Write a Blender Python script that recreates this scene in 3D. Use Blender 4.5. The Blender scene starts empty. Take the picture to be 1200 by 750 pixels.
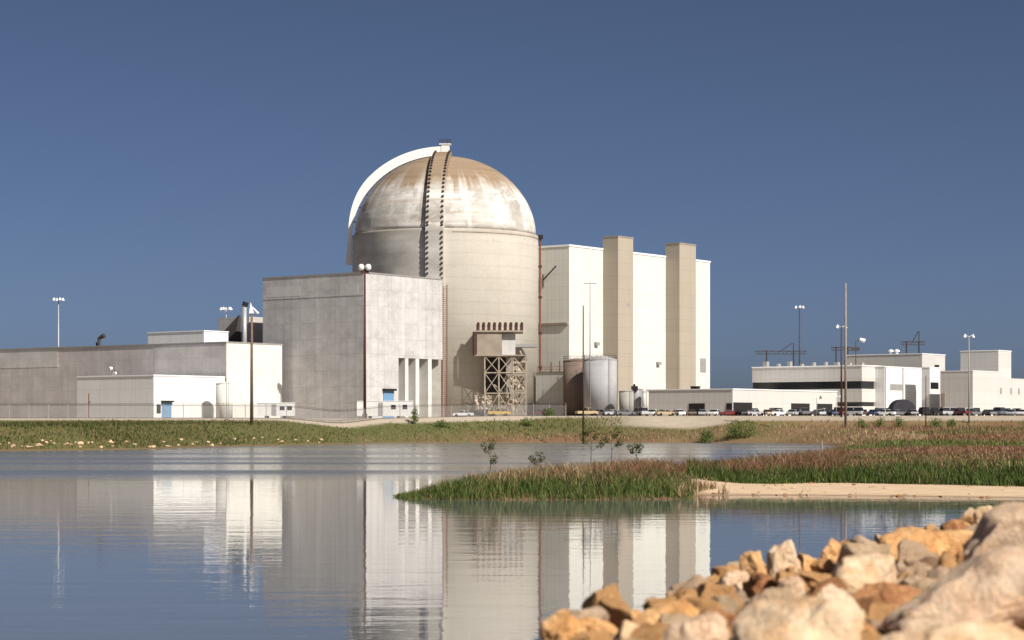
import bpy, bmesh, math, random
import numpy as np
from mathutils import Vector, Matrix, noise

R = math.radians
random.seed(7)
rng = np.random.default_rng(7)
scene = bpy.context.scene
col = scene.collection

# ------------------------------------------------------------------ camera, sky, sun, exposure
FPX, CX, YH, CAMZ = 2430.0, 600.0, 496.5, 4.0      # focal length in pixels of a 1200 px wide picture
cam_data = bpy.data.cameras.new("camera")
cam_data.sensor_width = 36.0
cam_data.lens = 36.0 * FPX / 1200.0
cam_data.shift_y = (YH - 375.0) / 1200.0
cam_data.clip_start = 0.1
cam_data.clip_end = 20000
cam_data.dof.use_dof = True
cam_data.dof.focus_distance = 260.0
cam_data.dof.aperture_fstop = 2.7
cam = bpy.data.objects.new("camera", cam_data)
cam.location = (0, 0, CAMZ)
cam.rotation_euler = (R(90), 0, 0)
col.objects.link(cam)
scene.camera = cam

SUN_EL, SUN_AZ = 40.0, 138.0
world = bpy.data.worlds.new("World")
scene.world = world
world.use_nodes = True
wt = world.node_tree
wt.nodes.clear()
sky = wt.nodes.new("ShaderNodeTexSky")
sky.sky_type = 'NISHITA'
sky.sun_disc = False
sky.sun_elevation = R(SUN_EL)
sky.sun_rotation = R(SUN_AZ)
sky.air_density = 0.3
sky.dust_density = 1.5
sky.ozone_density = 2.0
sky.altitude = 0
bg = wt.nodes.new("ShaderNodeBackground")
bg.inputs["Strength"].default_value = 0.062
wo = wt.nodes.new("ShaderNodeOutputWorld")
wt.links.new(sky.outputs[0], bg.inputs[0])
wt.links.new(bg.outputs[0], wo.inputs[0])

sd = bpy.data.lights.new("sun", 'SUN')
sd.energy = 5.0
sd.angle = R(0.5)
sd.color = (1.0, 0.95, 0.87)
sun = bpy.data.objects.new("sun", sd)
sv = Vector((math.sin(R(SUN_AZ)) * math.cos(R(SUN_EL)), math.cos(R(SUN_AZ)) * math.cos(R(SUN_EL)), math.sin(R(SUN_EL))))
sun.rotation_euler = sv.to_track_quat('Z', 'Y').to_euler()
sun.location = (50, -80, 90)
col.objects.link(sun)

vs = scene.view_settings
vs.view_transform = 'Standard'
vs.look = 'None'
vs.exposure = 0.3
vs.gamma = 1.0
vs.use_curve_mapping = False
scene.cycles.max_bounces = 6
scene.cycles.transparent_max_bounces = 12
scene.cycles.use_denoising = True

# ------------------------------------------------------------------ materials
class NB:
    def __init__(s, name):
        s.m = bpy.data.materials.new(name)
        s.m.use_nodes = True
        s.t = s.m.node_tree
        s.b = s.t.nodes["Principled BSDF"]
    def n(s, typ, ins=None, out=0, **props):
        nd = s.t.nodes.new(typ)
        for k, v in props.items():
            setattr(nd, k, v)
        for k, v in (ins or {}).items():
            s.put(nd.inputs[k], v)
        return nd.outputs[out]
    def put(s, sock, v):
        if isinstance(v, bpy.types.NodeSocket):
            s.t.links.new(v, sock)
        else:
            sock.default_value = v
    def mix(s, f, a, b, mode='MIX'):
        nd = s.t.nodes.new("ShaderNodeMix")
        nd.data_type = 'RGBA'
        nd.blend_type = mode
        s.put(nd.inputs[0], f)
        s.put(nd.inputs[6], (*a, 1) if isinstance(a, tuple) else a)
        s.put(nd.inputs[7], (*b, 1) if isinstance(b, tuple) else b)
        return nd.outputs[2]
    def rng(s, v, a, b, c=0.0, d=1.0):
        return s.n("ShaderNodeMapRange", {0: v, 1: a, 2: b, 3: c, 4: d})
    def math(s, op, a, b=0.0):
        return s.n("ShaderNodeMath", {0: a, 1: b}, operation=op)
    def noise(s, vec, scale, detail=4.0, rough=0.55):
        return s.n("ShaderNodeTexNoise", {"Vector": vec, "Scale": scale, "Detail": detail, "Roughness": rough})
    def scaled(s, vec, x, y, z):
        return s.n("ShaderNodeVectorMath", {0: vec, 1: (x, y, z)}, operation='MULTIPLY')
    def coord(s, which="Object"):
        nd = s.t.nodes.new("ShaderNodeTexCoord")
        return nd.outputs[which]
    def sep(s, vec):
        nd = s.t.nodes.new("ShaderNodeSeparateXYZ")
        s.t.links.new(vec, nd.inputs[0])
        return nd.outputs
    def comb(s, x, y, z):
        return s.n("ShaderNodeCombineXYZ", {0: x, 1: y, 2: z})
    def bump(s, h, strength, dist):
        b = s.n("ShaderNodeBump", {"Height": h, "Strength": strength, "Distance": dist})
        s.t.links.new(b, s.b.inputs["Normal"])
    def done(s, colr, rough=0.8, spec=0.3, metal=0.0):
        s.put(s.b.inputs["Base Color"], (*colr, 1) if isinstance(colr, tuple) else colr)
        s.put(s.b.inputs["Roughness"], rough)
        s.b.inputs["Specular IOR Level"].default_value = spec
        s.b.inputs["Metallic"].default_value = metal
        return s.m

def mat_plain(name, c, rough=0.6, var=0.15, scale=0.8, spec=0.3, metal=0.0):
    k = NB(name)
    v = k.noise(k.coord(), scale, 5)
    f = k.rng(v, 0.3, 0.7)
    d = tuple(x * (1 - var) for x in c)
    return k.done(k.mix(f, d, c), rough, spec, metal)

def mat_concrete(name, c, dark, joint=2.4, lift=3.0, streak=0.5, joints=0.35, mott=0.6):
    """cast concrete: form-panel joints, lift lines, rain streaks running down, blotches"""
    k = NB(name)
    o = k.coord()
    x, y, z = k.sep(o)
    u = k.math('ADD', x, y)
    flat = k.comb(u, z, 0.0)
    big = k.rng(k.noise(k.scaled(flat, 0.09, 0.13, 1), 1.0, 5, 0.6), 0.33, 0.68)
    st = k.rng(k.noise(k.scaled(flat, 0.9, 0.035, 1), 1.0, 4, 0.65), 0.38, 0.72)
    fine = k.rng(k.noise(flat, 2.2, 5, 0.7), 0.3, 0.7)
    f = k.math('ADD', k.math('MULTIPLY', big, mott), k.math('MULTIPLY', st, streak))
    f = k.math('ADD', f, k.math('MULTIPLY', fine, 0.3))
    cloud = k.rng(k.noise(k.scaled(flat, 0.28, 0.34, 1), 1.0, 6, 0.72), 0.40, 0.62)
    f = k.math('ADD', f, k.math('MULTIPLY', cloud, 0.5))
    f = k.rng(f, 0.1, mott + streak + 0.65)
    base = k.mix(f, dark, c)
    nd = k.t.nodes.new("ShaderNodeTexBrick")
    nd.offset = 0.0
    nd.inputs["Scale"].default_value = 1.0
    nd.inputs["Mortar Size"].default_value = 0.07
    nd.inputs["Mortar Smooth"].default_value = 0.6
    nd.inputs["Brick Width"].default_value = joint
    nd.inputs["Row Height"].default_value = lift
    nd.inputs["Color1"].default_value = (1, 1, 1, 1)
    nd.inputs["Color2"].default_value = (0.80, 0.80, 0.80, 1)
    nd.inputs["Mortar"].default_value = (0.55, 0.53, 0.5, 1)
    k.t.links.new(flat, nd.inputs["Vector"])
    base = k.mix(joints, base, k.mix(1.0, base, nd.outputs[0], 'MULTIPLY'))
    k.bump(fine, 0.25, 0.05)
    return k.done(base, 0.88, 0.2)

def mat_panel(name, c, width=1.0, amt=0.12, dirt=(0.4, 0.36, 0.3), rough=0.55):
    """ribbed metal siding with faint vertical ribs, weather film and small dirty patches"""
    k = NB(name)
    x, y, z = k.sep(k.coord())
    u = k.math('ADD', x, y)
    flat = k.comb(u, z, 0.0)
    rib = k.n("ShaderNodeTexWave", {"Vector": flat, "Scale": 0.5 / width * 0.63}, out=1, bands_direction='X')
    rows = k.rng(k.noise(k.comb(k.math('MULTIPLY', u, 0.02), k.math('MULTIPLY', z, 0.5), 0.0), 1.0, 2), 0.4, 0.6)
    st = k.rng(k.noise(k.scaled(flat, 0.8, 0.06, 1), 1.0, 4, 0.6), 0.45, 0.8)
    d = k.mix(k.math('MULTIPLY', rib, amt), c, tuple(q * 0.75 for q in c))
    d = k.mix(k.math('MULTIPLY', rows, 0.10), d, tuple(q * 0.8 for q in c))
    d = k.mix(k.math('MULTIPLY', st, 0.22), d, dirt)
    sm = k.t.nodes.new("ShaderNodeTexBrick")
    sm.offset = 0.0
    for key, v in (("Scale", 1.0), ("Mortar Size", 0.045), ("Mortar Smooth", 0.3), ("Brick Width", 5.5 * width), ("Row Height", 3.2)):
        sm.inputs[key].default_value = v
    sm.inputs["Color1"].default_value = (1, 1, 1, 1)
    sm.inputs["Color2"].default_value = (0.94, 0.94, 0.935, 1)
    sm.inputs["Mortar"].default_value = (0.68, 0.67, 0.65, 1)
    k.t.links.new(flat, sm.inputs["Vector"])
    d = k.mix(0.75, d, k.mix(1.0, d, sm.outputs[0], 'MULTIPLY'))
    return k.done(d, rough, 0.3)

def mat_leafy(name, attr="tint", rough=0.75, trans=0.25):
    k = NB(name)
    a = k.n("ShaderNodeAttribute", out=0, attribute_name=attr)
    m = k.done(a, rough, 0.15)
    tr = k.t.nodes.new("ShaderNodeBsdfTranslucent")
    k.t.links.new(a, tr.inputs[0])
    mx = k.t.nodes.new("ShaderNodeMixShader")
    mx.inputs[0].default_value = trans
    out = k.t.nodes["Material Output"]
    k.t.links.new(k.b.outputs[0], mx.inputs[1])
    k.t.links.new(tr.outputs[0], mx.inputs[2])
    k.t.links.new(mx.outputs[0], out.inputs[0])
    return m

def mat_rock(name, c, c2, c3):
    k = NB(name)
    o = k.coord()
    inf = k.n("ShaderNodeObjectInfo", out=5)
    off = k.n("ShaderNodeVectorMath", {0: o, 1: k.comb(k.math('MULTIPLY', inf, 37.0), k.math('MULTIPLY', inf, 11.0), inf)}, operation='ADD')
    a = k.rng(k.noise(off, 4.5, 6, 0.68), 0.42, 0.60)
    b = k.rng(k.noise(off, 9.0, 6, 0.7), 0.42, 0.7)
    g = k.rng(k.noise(off, 45.0, 4, 0.7), 0.3, 0.75)
    pit = k.rng(k.noise(off, 22.0, 3, 0.6), 0.60, 0.72)
    d = k.mix(a, c, c2)
    d = k.mix(k.math('MULTIPLY', b, 0.5), d, c3)
    d = k.mix(k.math('MULTIPLY', g, 0.45), d, tuple(min(1, q * 1.3) for q in c))
    g2 = k.rng(k.noise(off, 110.0, 3, 0.8), 0.45, 0.7)
    d = k.mix(k.math('MULTIPLY', g2, 0.16), d, tuple(q * 0.75 for q in c3))
    d = k.mix(k.math('MULTIPLY', pit, 0.4), d, tuple(q * 0.3 for q in c3))
    vor = k.n("ShaderNodeTexVoronoi", {"Vector": k.mix(0.08, off, k.n("ShaderNodeTexNoise", {"Vector": off, "Scale": 6.0}, out=1)), "Scale": 5.0}, feature='DISTANCE_TO_EDGE')
    crack = k.math('MULTIPLY', k.rng(vor, 0.02, 0.0), k.rng(k.noise(off, 2.0, 3), 0.50, 0.62))
    d = k.mix(k.math('MULTIPLY', crack, 0.35), d, tuple(q * 0.35 for q in c3))
    h = k.math('ADD', k.math('MULTIPLY', b, 0.6), k.math('MULTIPLY', g, 0.5))
    k.bump(k.math('SUBTRACT', h, k.math('MULTIPLY', crack, 0.5)), 0.8, 0.03)
    return k.done(d, 0.92, 0.15)

M = {}
M['aux'] = mat_concrete("weathered_concrete", (0.68, 0.66, 0.64), (0.38, 0.36, 0.35), 2.4, 3.6, 0.5, 0.5)
M['aux_light'] = mat_concrete("pale_concrete", (0.66, 0.645, 0.625), (0.46, 0.445, 0.425), 3.0, 3.6, 0.4, 0.2)
M['left'] = mat_concrete("brown_grey_concrete", (0.66, 0.62, 0.60), (0.42, 0.385, 0.37), 6.0, 3.4, 0.4, 0.4)
M['whitewall'] = mat_concrete("white_painted_block", (0.74, 0.73, 0.69), (0.57, 0.55, 0.50), 5.0, 2.6, 0.35, 0.2)
M['white'] = mat_panel("white_siding", (0.755, 0.75, 0.73), 1.0)
M['turb'] = mat_panel("cream_siding", (0.68, 0.67, 0.615), 1.2, 0.2)
M['tan'] = mat_panel("tan_siding", (0.40, 0.345, 0.275), 0.9, 0.2, (0.25, 0.2, 0.15))
M['greysiding'] = mat_panel("office_siding", (0.585, 0.565, 0.535), 1.4, 0.14)
M['glass'] = mat_plain("dark_glass", (0.012, 0.013, 0.018), 0.12, 0.3, 0.5, 0.5)
M['dark'] = mat_plain("dark_opening", (0.02, 0.019, 0.018), 0.8)
M['dsteel'] = mat_plain("dark_steel", (0.06, 0.05, 0.048), 0.6)
M['rust'] = mat_plain("rusty_red_paint", (0.22, 0.075, 0.05), 0.7, 0.4, 2.0)
M['maroon'] = mat_plain("dark_red_brown_steel", (0.085, 0.035, 0.028), 0.6, 0.3)
M['wood'] = mat_plain("weathered_wood", (0.20, 0.135, 0.095), 0.85, 0.35, 3.0)
M['palewood'] = mat_plain("pale_wood", (0.33, 0.27, 0.22), 0.85, 0.3, 3.0)
M['galv'] = mat_plain("galvanised_steel", (0.42, 0.42, 0.43), 0.5, 0.15, 1.0, 0.4, 0.3)
M['grey'] = mat_plain("grey_paint", (0.32, 0.31, 0.30), 0.6)
M['lamp'] = mat_plain("white_lamp_shell", (0.82, 0.82, 0.82), 0.35, 0.05)
M['blue'] = mat_plain("blue_door_paint", (0.16, 0.30, 0.48), 0.5)
M['steelpaint'] = mat_plain("cream_painted_steel", (0.46, 0.39, 0.30), 0.7, 0.5, 1.5)
M['browndeck'] = mat_plain("brown_weathered_panel", (0.36, 0.30, 0.235), 0.8, 0.3, 0.6)
M['tarp'] = mat_plain("crumpled_cream_tarpaulin", (0.62, 0.52, 0.41), 0.85, 0.5, 2.2)
M['tanksteel'] = mat_concrete("silver_tank_paint", (0.47, 0.465, 0.475), (0.30, 0.29, 0.29), 4.0, 2.4, 0.5, 0.3)
M['tankrust'] = mat_concrete("brown_tank_paint", (0.27, 0.21, 0.17), (0.16, 0.115, 0.09), 4.0, 2.4, 0.6, 0.3)
M['tanksmall'] = mat_concrete("grey_tank_paint", (0.43, 0.41, 0.37), (0.30, 0.28, 0.25), 4.0, 2.4, 0.5, 0.2)
M['rubber'] = mat_plain("tyre_rubber", (0.02, 0.02, 0.02), 0.9)
M['carglass'] = mat_plain("car_glass", (0.02, 0.022, 0.026), 0.08, 0.2, 1, 0.6)
M['roofgrey'] = mat_plain("roof_membrane", (0.30, 0.285, 0.27), 0.9)
M['bark'] = mat_plain("bark", (0.10, 0.07, 0.05), 0.9)
M['leaf'] = mat_leafy("leaves")
M['grass'] = mat_leafy("grass_blades")
M['rock_cream'] = mat_rock("cream_limestone", (0.77, 0.59, 0.40), (0.72, 0.47, 0.26), (0.58, 0.28, 0.11))
M['rock_pink'] = mat_rock("pinkish_limestone", (0.77, 0.58, 0.41), (0.74, 0.51, 0.33), (0.60, 0.31, 0.155))
M['rock_orange'] = mat_rock("orange_limestone", (0.76, 0.46, 0.215), (0.69, 0.335, 0.115), (0.47, 0.165, 0.05))
M['rock_rust'] = mat_rock("rust_limestone", (0.46, 0.23, 0.105), (0.35, 0.15, 0.06), (0.22, 0.085, 0.04))
M['rock_grey'] = mat_rock("brownish_limestone", (0.68, 0.49, 0.33), (0.60, 0.39, 0.23), (0.44, 0.22, 0.10))

def containment_mat():
    k = NB("containment_concrete")
    o = k.coord()
    x, y, z = k.sep(o)
    ang = k.math('MULTIPLY', k.math('ARCTAN2', x, k.math('MULTIPLY', y, -1.0)), 22.5)
    flat = k.comb(ang, z, 0.0)
    big = k.rng(k.noise(k.scaled(flat, 0.07, 0.12, 1), 1.0, 5, 0.62), 0.35, 0.66)
    st = k.rng(k.noise(k.scaled(flat, 0.55, 0.03, 1), 1.0, 4, 0.65), 0.40, 0.70)
    band = k.rng(k.noise(k.comb(k.math('MULTIPLY', ang, 0.015), k.math('MULTIPLY', z, 0.62), 0.0), 1.0, 3, 0.6), 0.38, 0.64)
    fine = k.rng(k.noise(flat, 1.6, 5, 0.7), 0.3, 0.72)
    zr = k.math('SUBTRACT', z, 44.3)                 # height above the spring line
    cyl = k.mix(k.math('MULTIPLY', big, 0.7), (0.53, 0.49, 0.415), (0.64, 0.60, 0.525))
    cyl = k.mix(k.math('MULTIPLY', st, 0.35), cyl, (0.66, 0.63, 0.56))
    isdome = k.rng(zr, -0.1, 0.1)
    lower = k.mix(big, (0.33, 0.305, 0.275), (0.62, 0.59, 0.54))
    wash = k.rng(k.noise(k.scaled(flat, 0.16, 0.3, 1), 1.0, 6, 0.72), 0.46, 0.56)
    lower = k.mix(k.math('MULTIPLY', wash, 0.65), lower, (0.76, 0.74, 0.70))
    lower = k.mix(k.math('MULTIPLY', k.rng(band, 0.4, 0.9), 0.5), lower, (0.36, 0.28, 0.21))
    edge = k.math('ADD', zr, k.math('ADD', k.math('MULTIPLY', big, 3.0), k.math('MULTIPLY', st, 3.0)))
    topf = k.rng(edge, 12.0, 15.0)
    brown = k.mix(k.math('MULTIPLY', band, 0.6), (0.25, 0.17, 0.105), (0.37, 0.285, 0.205))
    cap = k.mix(topf, lower, brown)
    run = k.math('MULTIPLY', k.rng(k.noise(k.scaled(flat, 0.35, 0.03, 1), 1.0, 4, 0.6), 0.54, 0.66), k.rng(zr, 16.0, 9.0))
    cap = k.mix(k.math('MULTIPLY', run, 0.6), cap, (0.78, 0.755, 0.71))
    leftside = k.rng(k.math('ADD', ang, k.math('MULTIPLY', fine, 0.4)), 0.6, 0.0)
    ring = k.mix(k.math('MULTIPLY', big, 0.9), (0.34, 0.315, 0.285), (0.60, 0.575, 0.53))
    foot = k.math('MULTIPLY', k.rng(k.math('ABSOLUTE', k.math('ADD', zr, 0.4)), 1.5, 0.2), k.rng(big, 0.1, 0.7))
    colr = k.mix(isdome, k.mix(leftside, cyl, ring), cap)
    colr = k.mix(k.math('MULTIPLY', foot, 0.5), colr, (0.25, 0.2, 0.15))
    # lift lines
    lift = k.n("ShaderNodeTexWave", {"Vector": flat, "Scale": 0.11, "Distortion": 0.4}, out=1, bands_direction='Y')
    colr = k.mix(k.math('MULTIPLY', k.rng(lift, 0.9, 1.0), 0.10), colr, (0.2, 0.17, 0.14))
    spots = k.rng(k.noise(flat, 0.9, 2, 0.5), 0.70, 0.76)
    colr = k.mix(k.math('MULTIPLY', spots, 0.5), colr, (0.16, 0.13, 0.1))
    colr = k.mix(k.math('MULTIPLY', fine, 0.2), colr, (0.27, 0.225, 0.18))
    k.bump(fine, 0.2, 0.05)
    return k.done(colr, 0.88, 0.2)
M['shell'] = containment_mat()

# ------------------------------------------------------------------ helpers
def pxX(px, Y):
    return (px - CX) / FPX * Y
def pyZ(py, Y):
    return CAMZ + (YH - py) / FPX * Y

class MB:
    def __init__(s):
        s.v, s.f = [], []
    def add(s, vs_, fs_):
        o = len(s.v)
        s.v += [tuple(q) for q in vs_]
        s.f += [tuple(i + o for i in f) for f in fs_]
        return s
    def box(s, x0, x1, y0, y1, z0, z1):
        vs_ = [(x0, y0, z0), (x1, y0, z0), (x1, y1, z0), (x0, y1, z0), (x0, y0, z1), (x1, y0, z1), (x1, y1, z1), (x0, y1, z1)]
        return s.add(vs_, [(3, 2, 1, 0), (4, 5, 6, 7), (0, 1, 5, 4), (1, 2, 6, 5), (2, 3, 7, 6), (3, 0, 4, 7)])
    def tube(s, p0, p1, r0, r1=None, n=8):
        r1 = r0 if r1 is None else r1
        p0, p1 = Vector(p0), Vector(p1)
        d = (p1 - p0).normalized()
        a = d.orthogonal().normalized()
        b = d.cross(a)
        vs_ = []
        for p, r in ((p0, r0), (p1, r1)):
            for i in range(n):
                t = 2 * math.pi * i / n
                vs_.append(p + (a * math.cos(t) + b * math.sin(t)) * r)
        fs_ = [(i, (i + 1) % n, n + (i + 1) % n, n + i) for i in range(n)]
        fs_ += [tuple(range(n - 1, -1, -1)), tuple(range(n, 2 * n))]
        return s.add(vs_, fs_)
    def lathe(s, prof, n=32, c=(0, 0)):
        vs_, fs_ = [], []
        for (r, z) in prof:
            for i in range(n):
                t = 2 * math.pi * i / n
                vs_.append((c[0] + r * math.cos(t), c[1] + r * math.sin(t), z))
        m = len(prof)
        for j in range(m - 1):
            for i in range(n):
                fs_.append((j * n + i, j * n + (i + 1) % n, (j + 1) * n + (i + 1) % n, (j + 1) * n + i))
        fs_.append(tuple(range(n - 1, -1, -1)))
        fs_.append(tuple((m - 1) * n + i for i in range(n)))
        return s.add(vs_, fs_)
    def prism(s, poly, z0, z1):
        """poly: (x, y) counter-clockwise"""
        n = len(poly)
        vs_ = [(x, y, z0) for x, y in poly] + [(x, y, z1) for x, y in poly]
        fs_ = [(i, (i + 1) % n, n + (i + 1) % n, n + i) for i in range(n)]
        fs_ += [tuple(range(n - 1, -1, -1)), tuple(range(n, 2 * n))]
        return s.add(vs_, fs_)
    def extr(s, prof, y0, y1):
        """profile in x-z, extruded along y"""
        n = len(prof)
        vs_ = [(x, y0, z) for x, z in prof] + [(x, y1, z) for x, z in prof]
        fs_ = [(i, (i + 1) % n, n + (i + 1) % n, n + i) for i in range(n)]
        fs_ += [tuple(range(n - 1, -1, -1)), tuple(range(n, 2 * n))]
        return s.add(vs_, fs_)
    def build(s, name, m, parent=None, smooth=False):
        me = bpy.data.meshes.new(name)
        me.from_pydata(s.v, [], s.f)
        bm = bmesh.new()
        bm.from_mesh(me)
        bmesh.ops.recalc_face_normals(bm, faces=bm.faces)
        bm.to_mesh(me)
        bm.free()
        me.materials.append(m)
        o = bpy.data.objects.new(name, me)
        col.objects.link(o)
        if parent:
            o.parent = parent
        if smooth:
            for p in me.polygons:
                p.use_smooth = len(p.vertices) == 4
        return o

def tag(o, label=None, cat=None, group=None, kind=None):
    if label: o["label"] = label
    if cat: o["category"] = cat
    if group: o["group"] = group
    if kind: o["kind"] = kind
    return o

def thing(name, label, cat, loc=(0, 0, 0), rz=0.0, group=None):
    o = bpy.data.objects.new(name, None)
    o.empty_display_size = 0.5
    o.location = loc
    o.rotation_euler = (0, 0, rz)
    col.objects.link(o)
    return tag(o, label, cat, group)

def copy_tree(o, parent=None):
    c = o.copy()
    col.objects.link(c)
    if parent:
        c.parent = parent
    for ch in list(o.children):
        copy_tree(ch, c)
    return c

TH = 37.0
ST, CT = math.sin(R(TH)), math.cos(R(TH))
BROT = R(90 - TH)                      # plant grid: local x runs away to the right, local y away to the left
class Grid:
    """a building frame whose origin is the near corner seen at pixel px, distance Y"""
    def __init__(s, px, Y, base):
        s.Y, s.X, s.base = Y, pxX(px, Y), base
    def lx(s, px, y=0.0):               # local x at which the plane y=const is seen at px
        t = (px - CX) / FPX
        X0, Y0 = s.X - CT * y, s.Y + ST * y
        return (t * Y0 - X0) / (ST - t * CT)
    def ly(s, px, x=0.0):
        t = (px - CX) / FPX
        X0, Y0 = s.X + ST * x, s.Y + CT * x
        return (X0 - t * Y0) / (CT + t * ST)
    def w(s, x, y):
        return (s.X + ST * x - CT * y, s.Y + CT * x + ST * y)
    def z(s, py, x=0.0, y=0.0):         # local height of the point seen at py
        return pyZ(py, s.w(x, y)[1]) - s.base
    def thing(s, name, label, cat, group=None):
        return thing(name, label, cat, (s.X, s.Y, s.base), BROT, group)

# ------------------------------------------------------------------ terrain
LAKE = np.array([(-900, 230), (-200, 285), (-74, 303), (-59, 320), (-46, 374), (-26, 422), (-7, 433), (7, 440), (36, 437), (54, 420),
                 (60, 398), (56, 350), (46, 300), (36, 250), (22, 200), (10, 165), (2, 138), (-3, 124), (-6.5, 113.5), (-6.2, 110),
                 (-3, 108.6), (3, 108.9), (8.6, 109.6), (9.8, 112.5), (11.0, 115.8), (16.4, 115.2), (21, 114.0), (27, 111.5), (60, 95), (150, 60), (150, -60), (-900, -60)], float)
def vnoise(X, Y, s, seed=0):
    """cheap smooth value noise"""
    x, y = X / s + seed * 17.3, Y / s + seed * 9.1
    return (np.sin(x * 1.3 + 1.7 * np.sin(y * 0.9)) + np.sin(y * 1.7 + 1.3 * np.sin(x * 1.1 + 2)) + np.sin((x + y) * 0.8 + np.sin(x * 2.1))) / 3
def shore_dist(X, Y):
    """signed distance to the lake's edge, positive on land"""
    P = np.stack([X, Y], -1).astype(float)
    d = np.full(X.shape, 1e9)
    inside = np.zeros(X.shape, bool)
    n = len(LAKE)
    for i in range(n):
        a, b = LAKE[i], LAKE[(i + 1) % n]
        e = b - a
        w = P - a
        t = np.clip((w @ e) / (e @ e), 0, 1)
        d = np.minimum(d, np.hypot(w[..., 0] - t * e[0], w[..., 1] - t * e[1]))
        c = (a[1] > P[..., 1]) != (b[1] > P[..., 1])
        xs = (b[0] - a[0]) * (P[..., 1] - a[1]) / (b[1] - a[1] + 1e-12) + a[0]
        inside ^= c & (P[..., 0] < xs)
    d = np.where(inside, -d, d)
    return d + np.where((Y < 250) & (Y > 60), 0.35 * vnoise(X, Y, 1.6, 21) + 0.45 * vnoise(X, Y, 4.5, 22), 0.8 * vnoise(X, Y, 7.0, 23))
EX = [-900, -130, -60, -26, 8, 60, 130, 900]
EY = [370, 388, 400, 441, 461, 452, 442, 430]
def edgeY(X):
    return np.interp(X, EX, EY)
def sstep(a, b, x):
    t = np.clip((x - a) / (b - a), 0, 1)
    return t * t * (3 - 2 * t)
# the bank the camera stands on: crest polyline, stony bench to its right
CREST = np.array([(-6, 3), (-2.0, 7.0), (0.05, 11.2), (1.25, 14.4), (2.0, 16.6), (3.2, 18.6), (4.6, 21.6), (6.0, 24.5), (9, 29), (20, 46), (60, 90)], float)
def crest_dist(X, Y):
    d = np.full(X.shape, 1e9)
    sgn = np.ones(X.shape)
    for i in range(len(CREST) - 1):
        a, b = CREST[i], CREST[i + 1]
        e = b - a
        wx, wy = X - a[0], Y - a[1]
        t = np.clip((wx * e[0] + wy * e[1]) / (e @ e), 0, 1)
        dd = np.hypot(wx - t * e[0], wy - t * e[1])
        side = np.sign(wx * e[1] - wy * e[0])         # positive to the right of the crest
        m = dd < d
        d = np.where(m, dd, d)
        sgn = np.where(m, side, sgn)
    return d * sgn
def height(X, Y):
    X, Y = np.asarray(X, float), np.asarray(Y, float)
    s = shore_dist(X, Y)
    dE = edgeY(X) - Y
    left = np.interp(dE, [-5, 0, 6, 40, 100, 200], [5.1, 5.0, 4.15, 3.8, 3.4, 3.0])
    right = np.interp(dE, [-5, 0, 9, 14, 60, 150, 250, 330], [5.75, 5.7, 4.6, 3.3, 2.2, 1.3, 1.0, 0.9])
    w = sstep(-35, 5, X)
    ramp = left * (1 - w) + right * w
    k = 0.055 + (0.3 - 0.055) * sstep(250, 330, Y + np.maximum(-X, 0) * 2)
    reed = sstep(14.0, 8.0, X) * (Y < 200)
    k = k + reed * 0.06
    z = np.minimum(ramp, k * s)
    z = np.where(s < 0, np.maximum(-3.0, 0.25 * s), z)
    z = z + np.where((s > 2) & (dE > 16), 0.10 * vnoise(X, Y, 6.0), 0)
    c = crest_dist(X, Y)
    near = np.where(c > 0, 2.78 + 0.03 * np.minimum(c, 12) + 0.05 * vnoise(X, Y, 0.6, 4), 2.78 + 0.55 * c)
    near = np.where(Y < 95, near, -5)
    return np.maximum(z, np.maximum(near, -3.0))
def h1(x, y):
    return float(height(np.array([x]), np.array([y]))[0])

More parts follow.
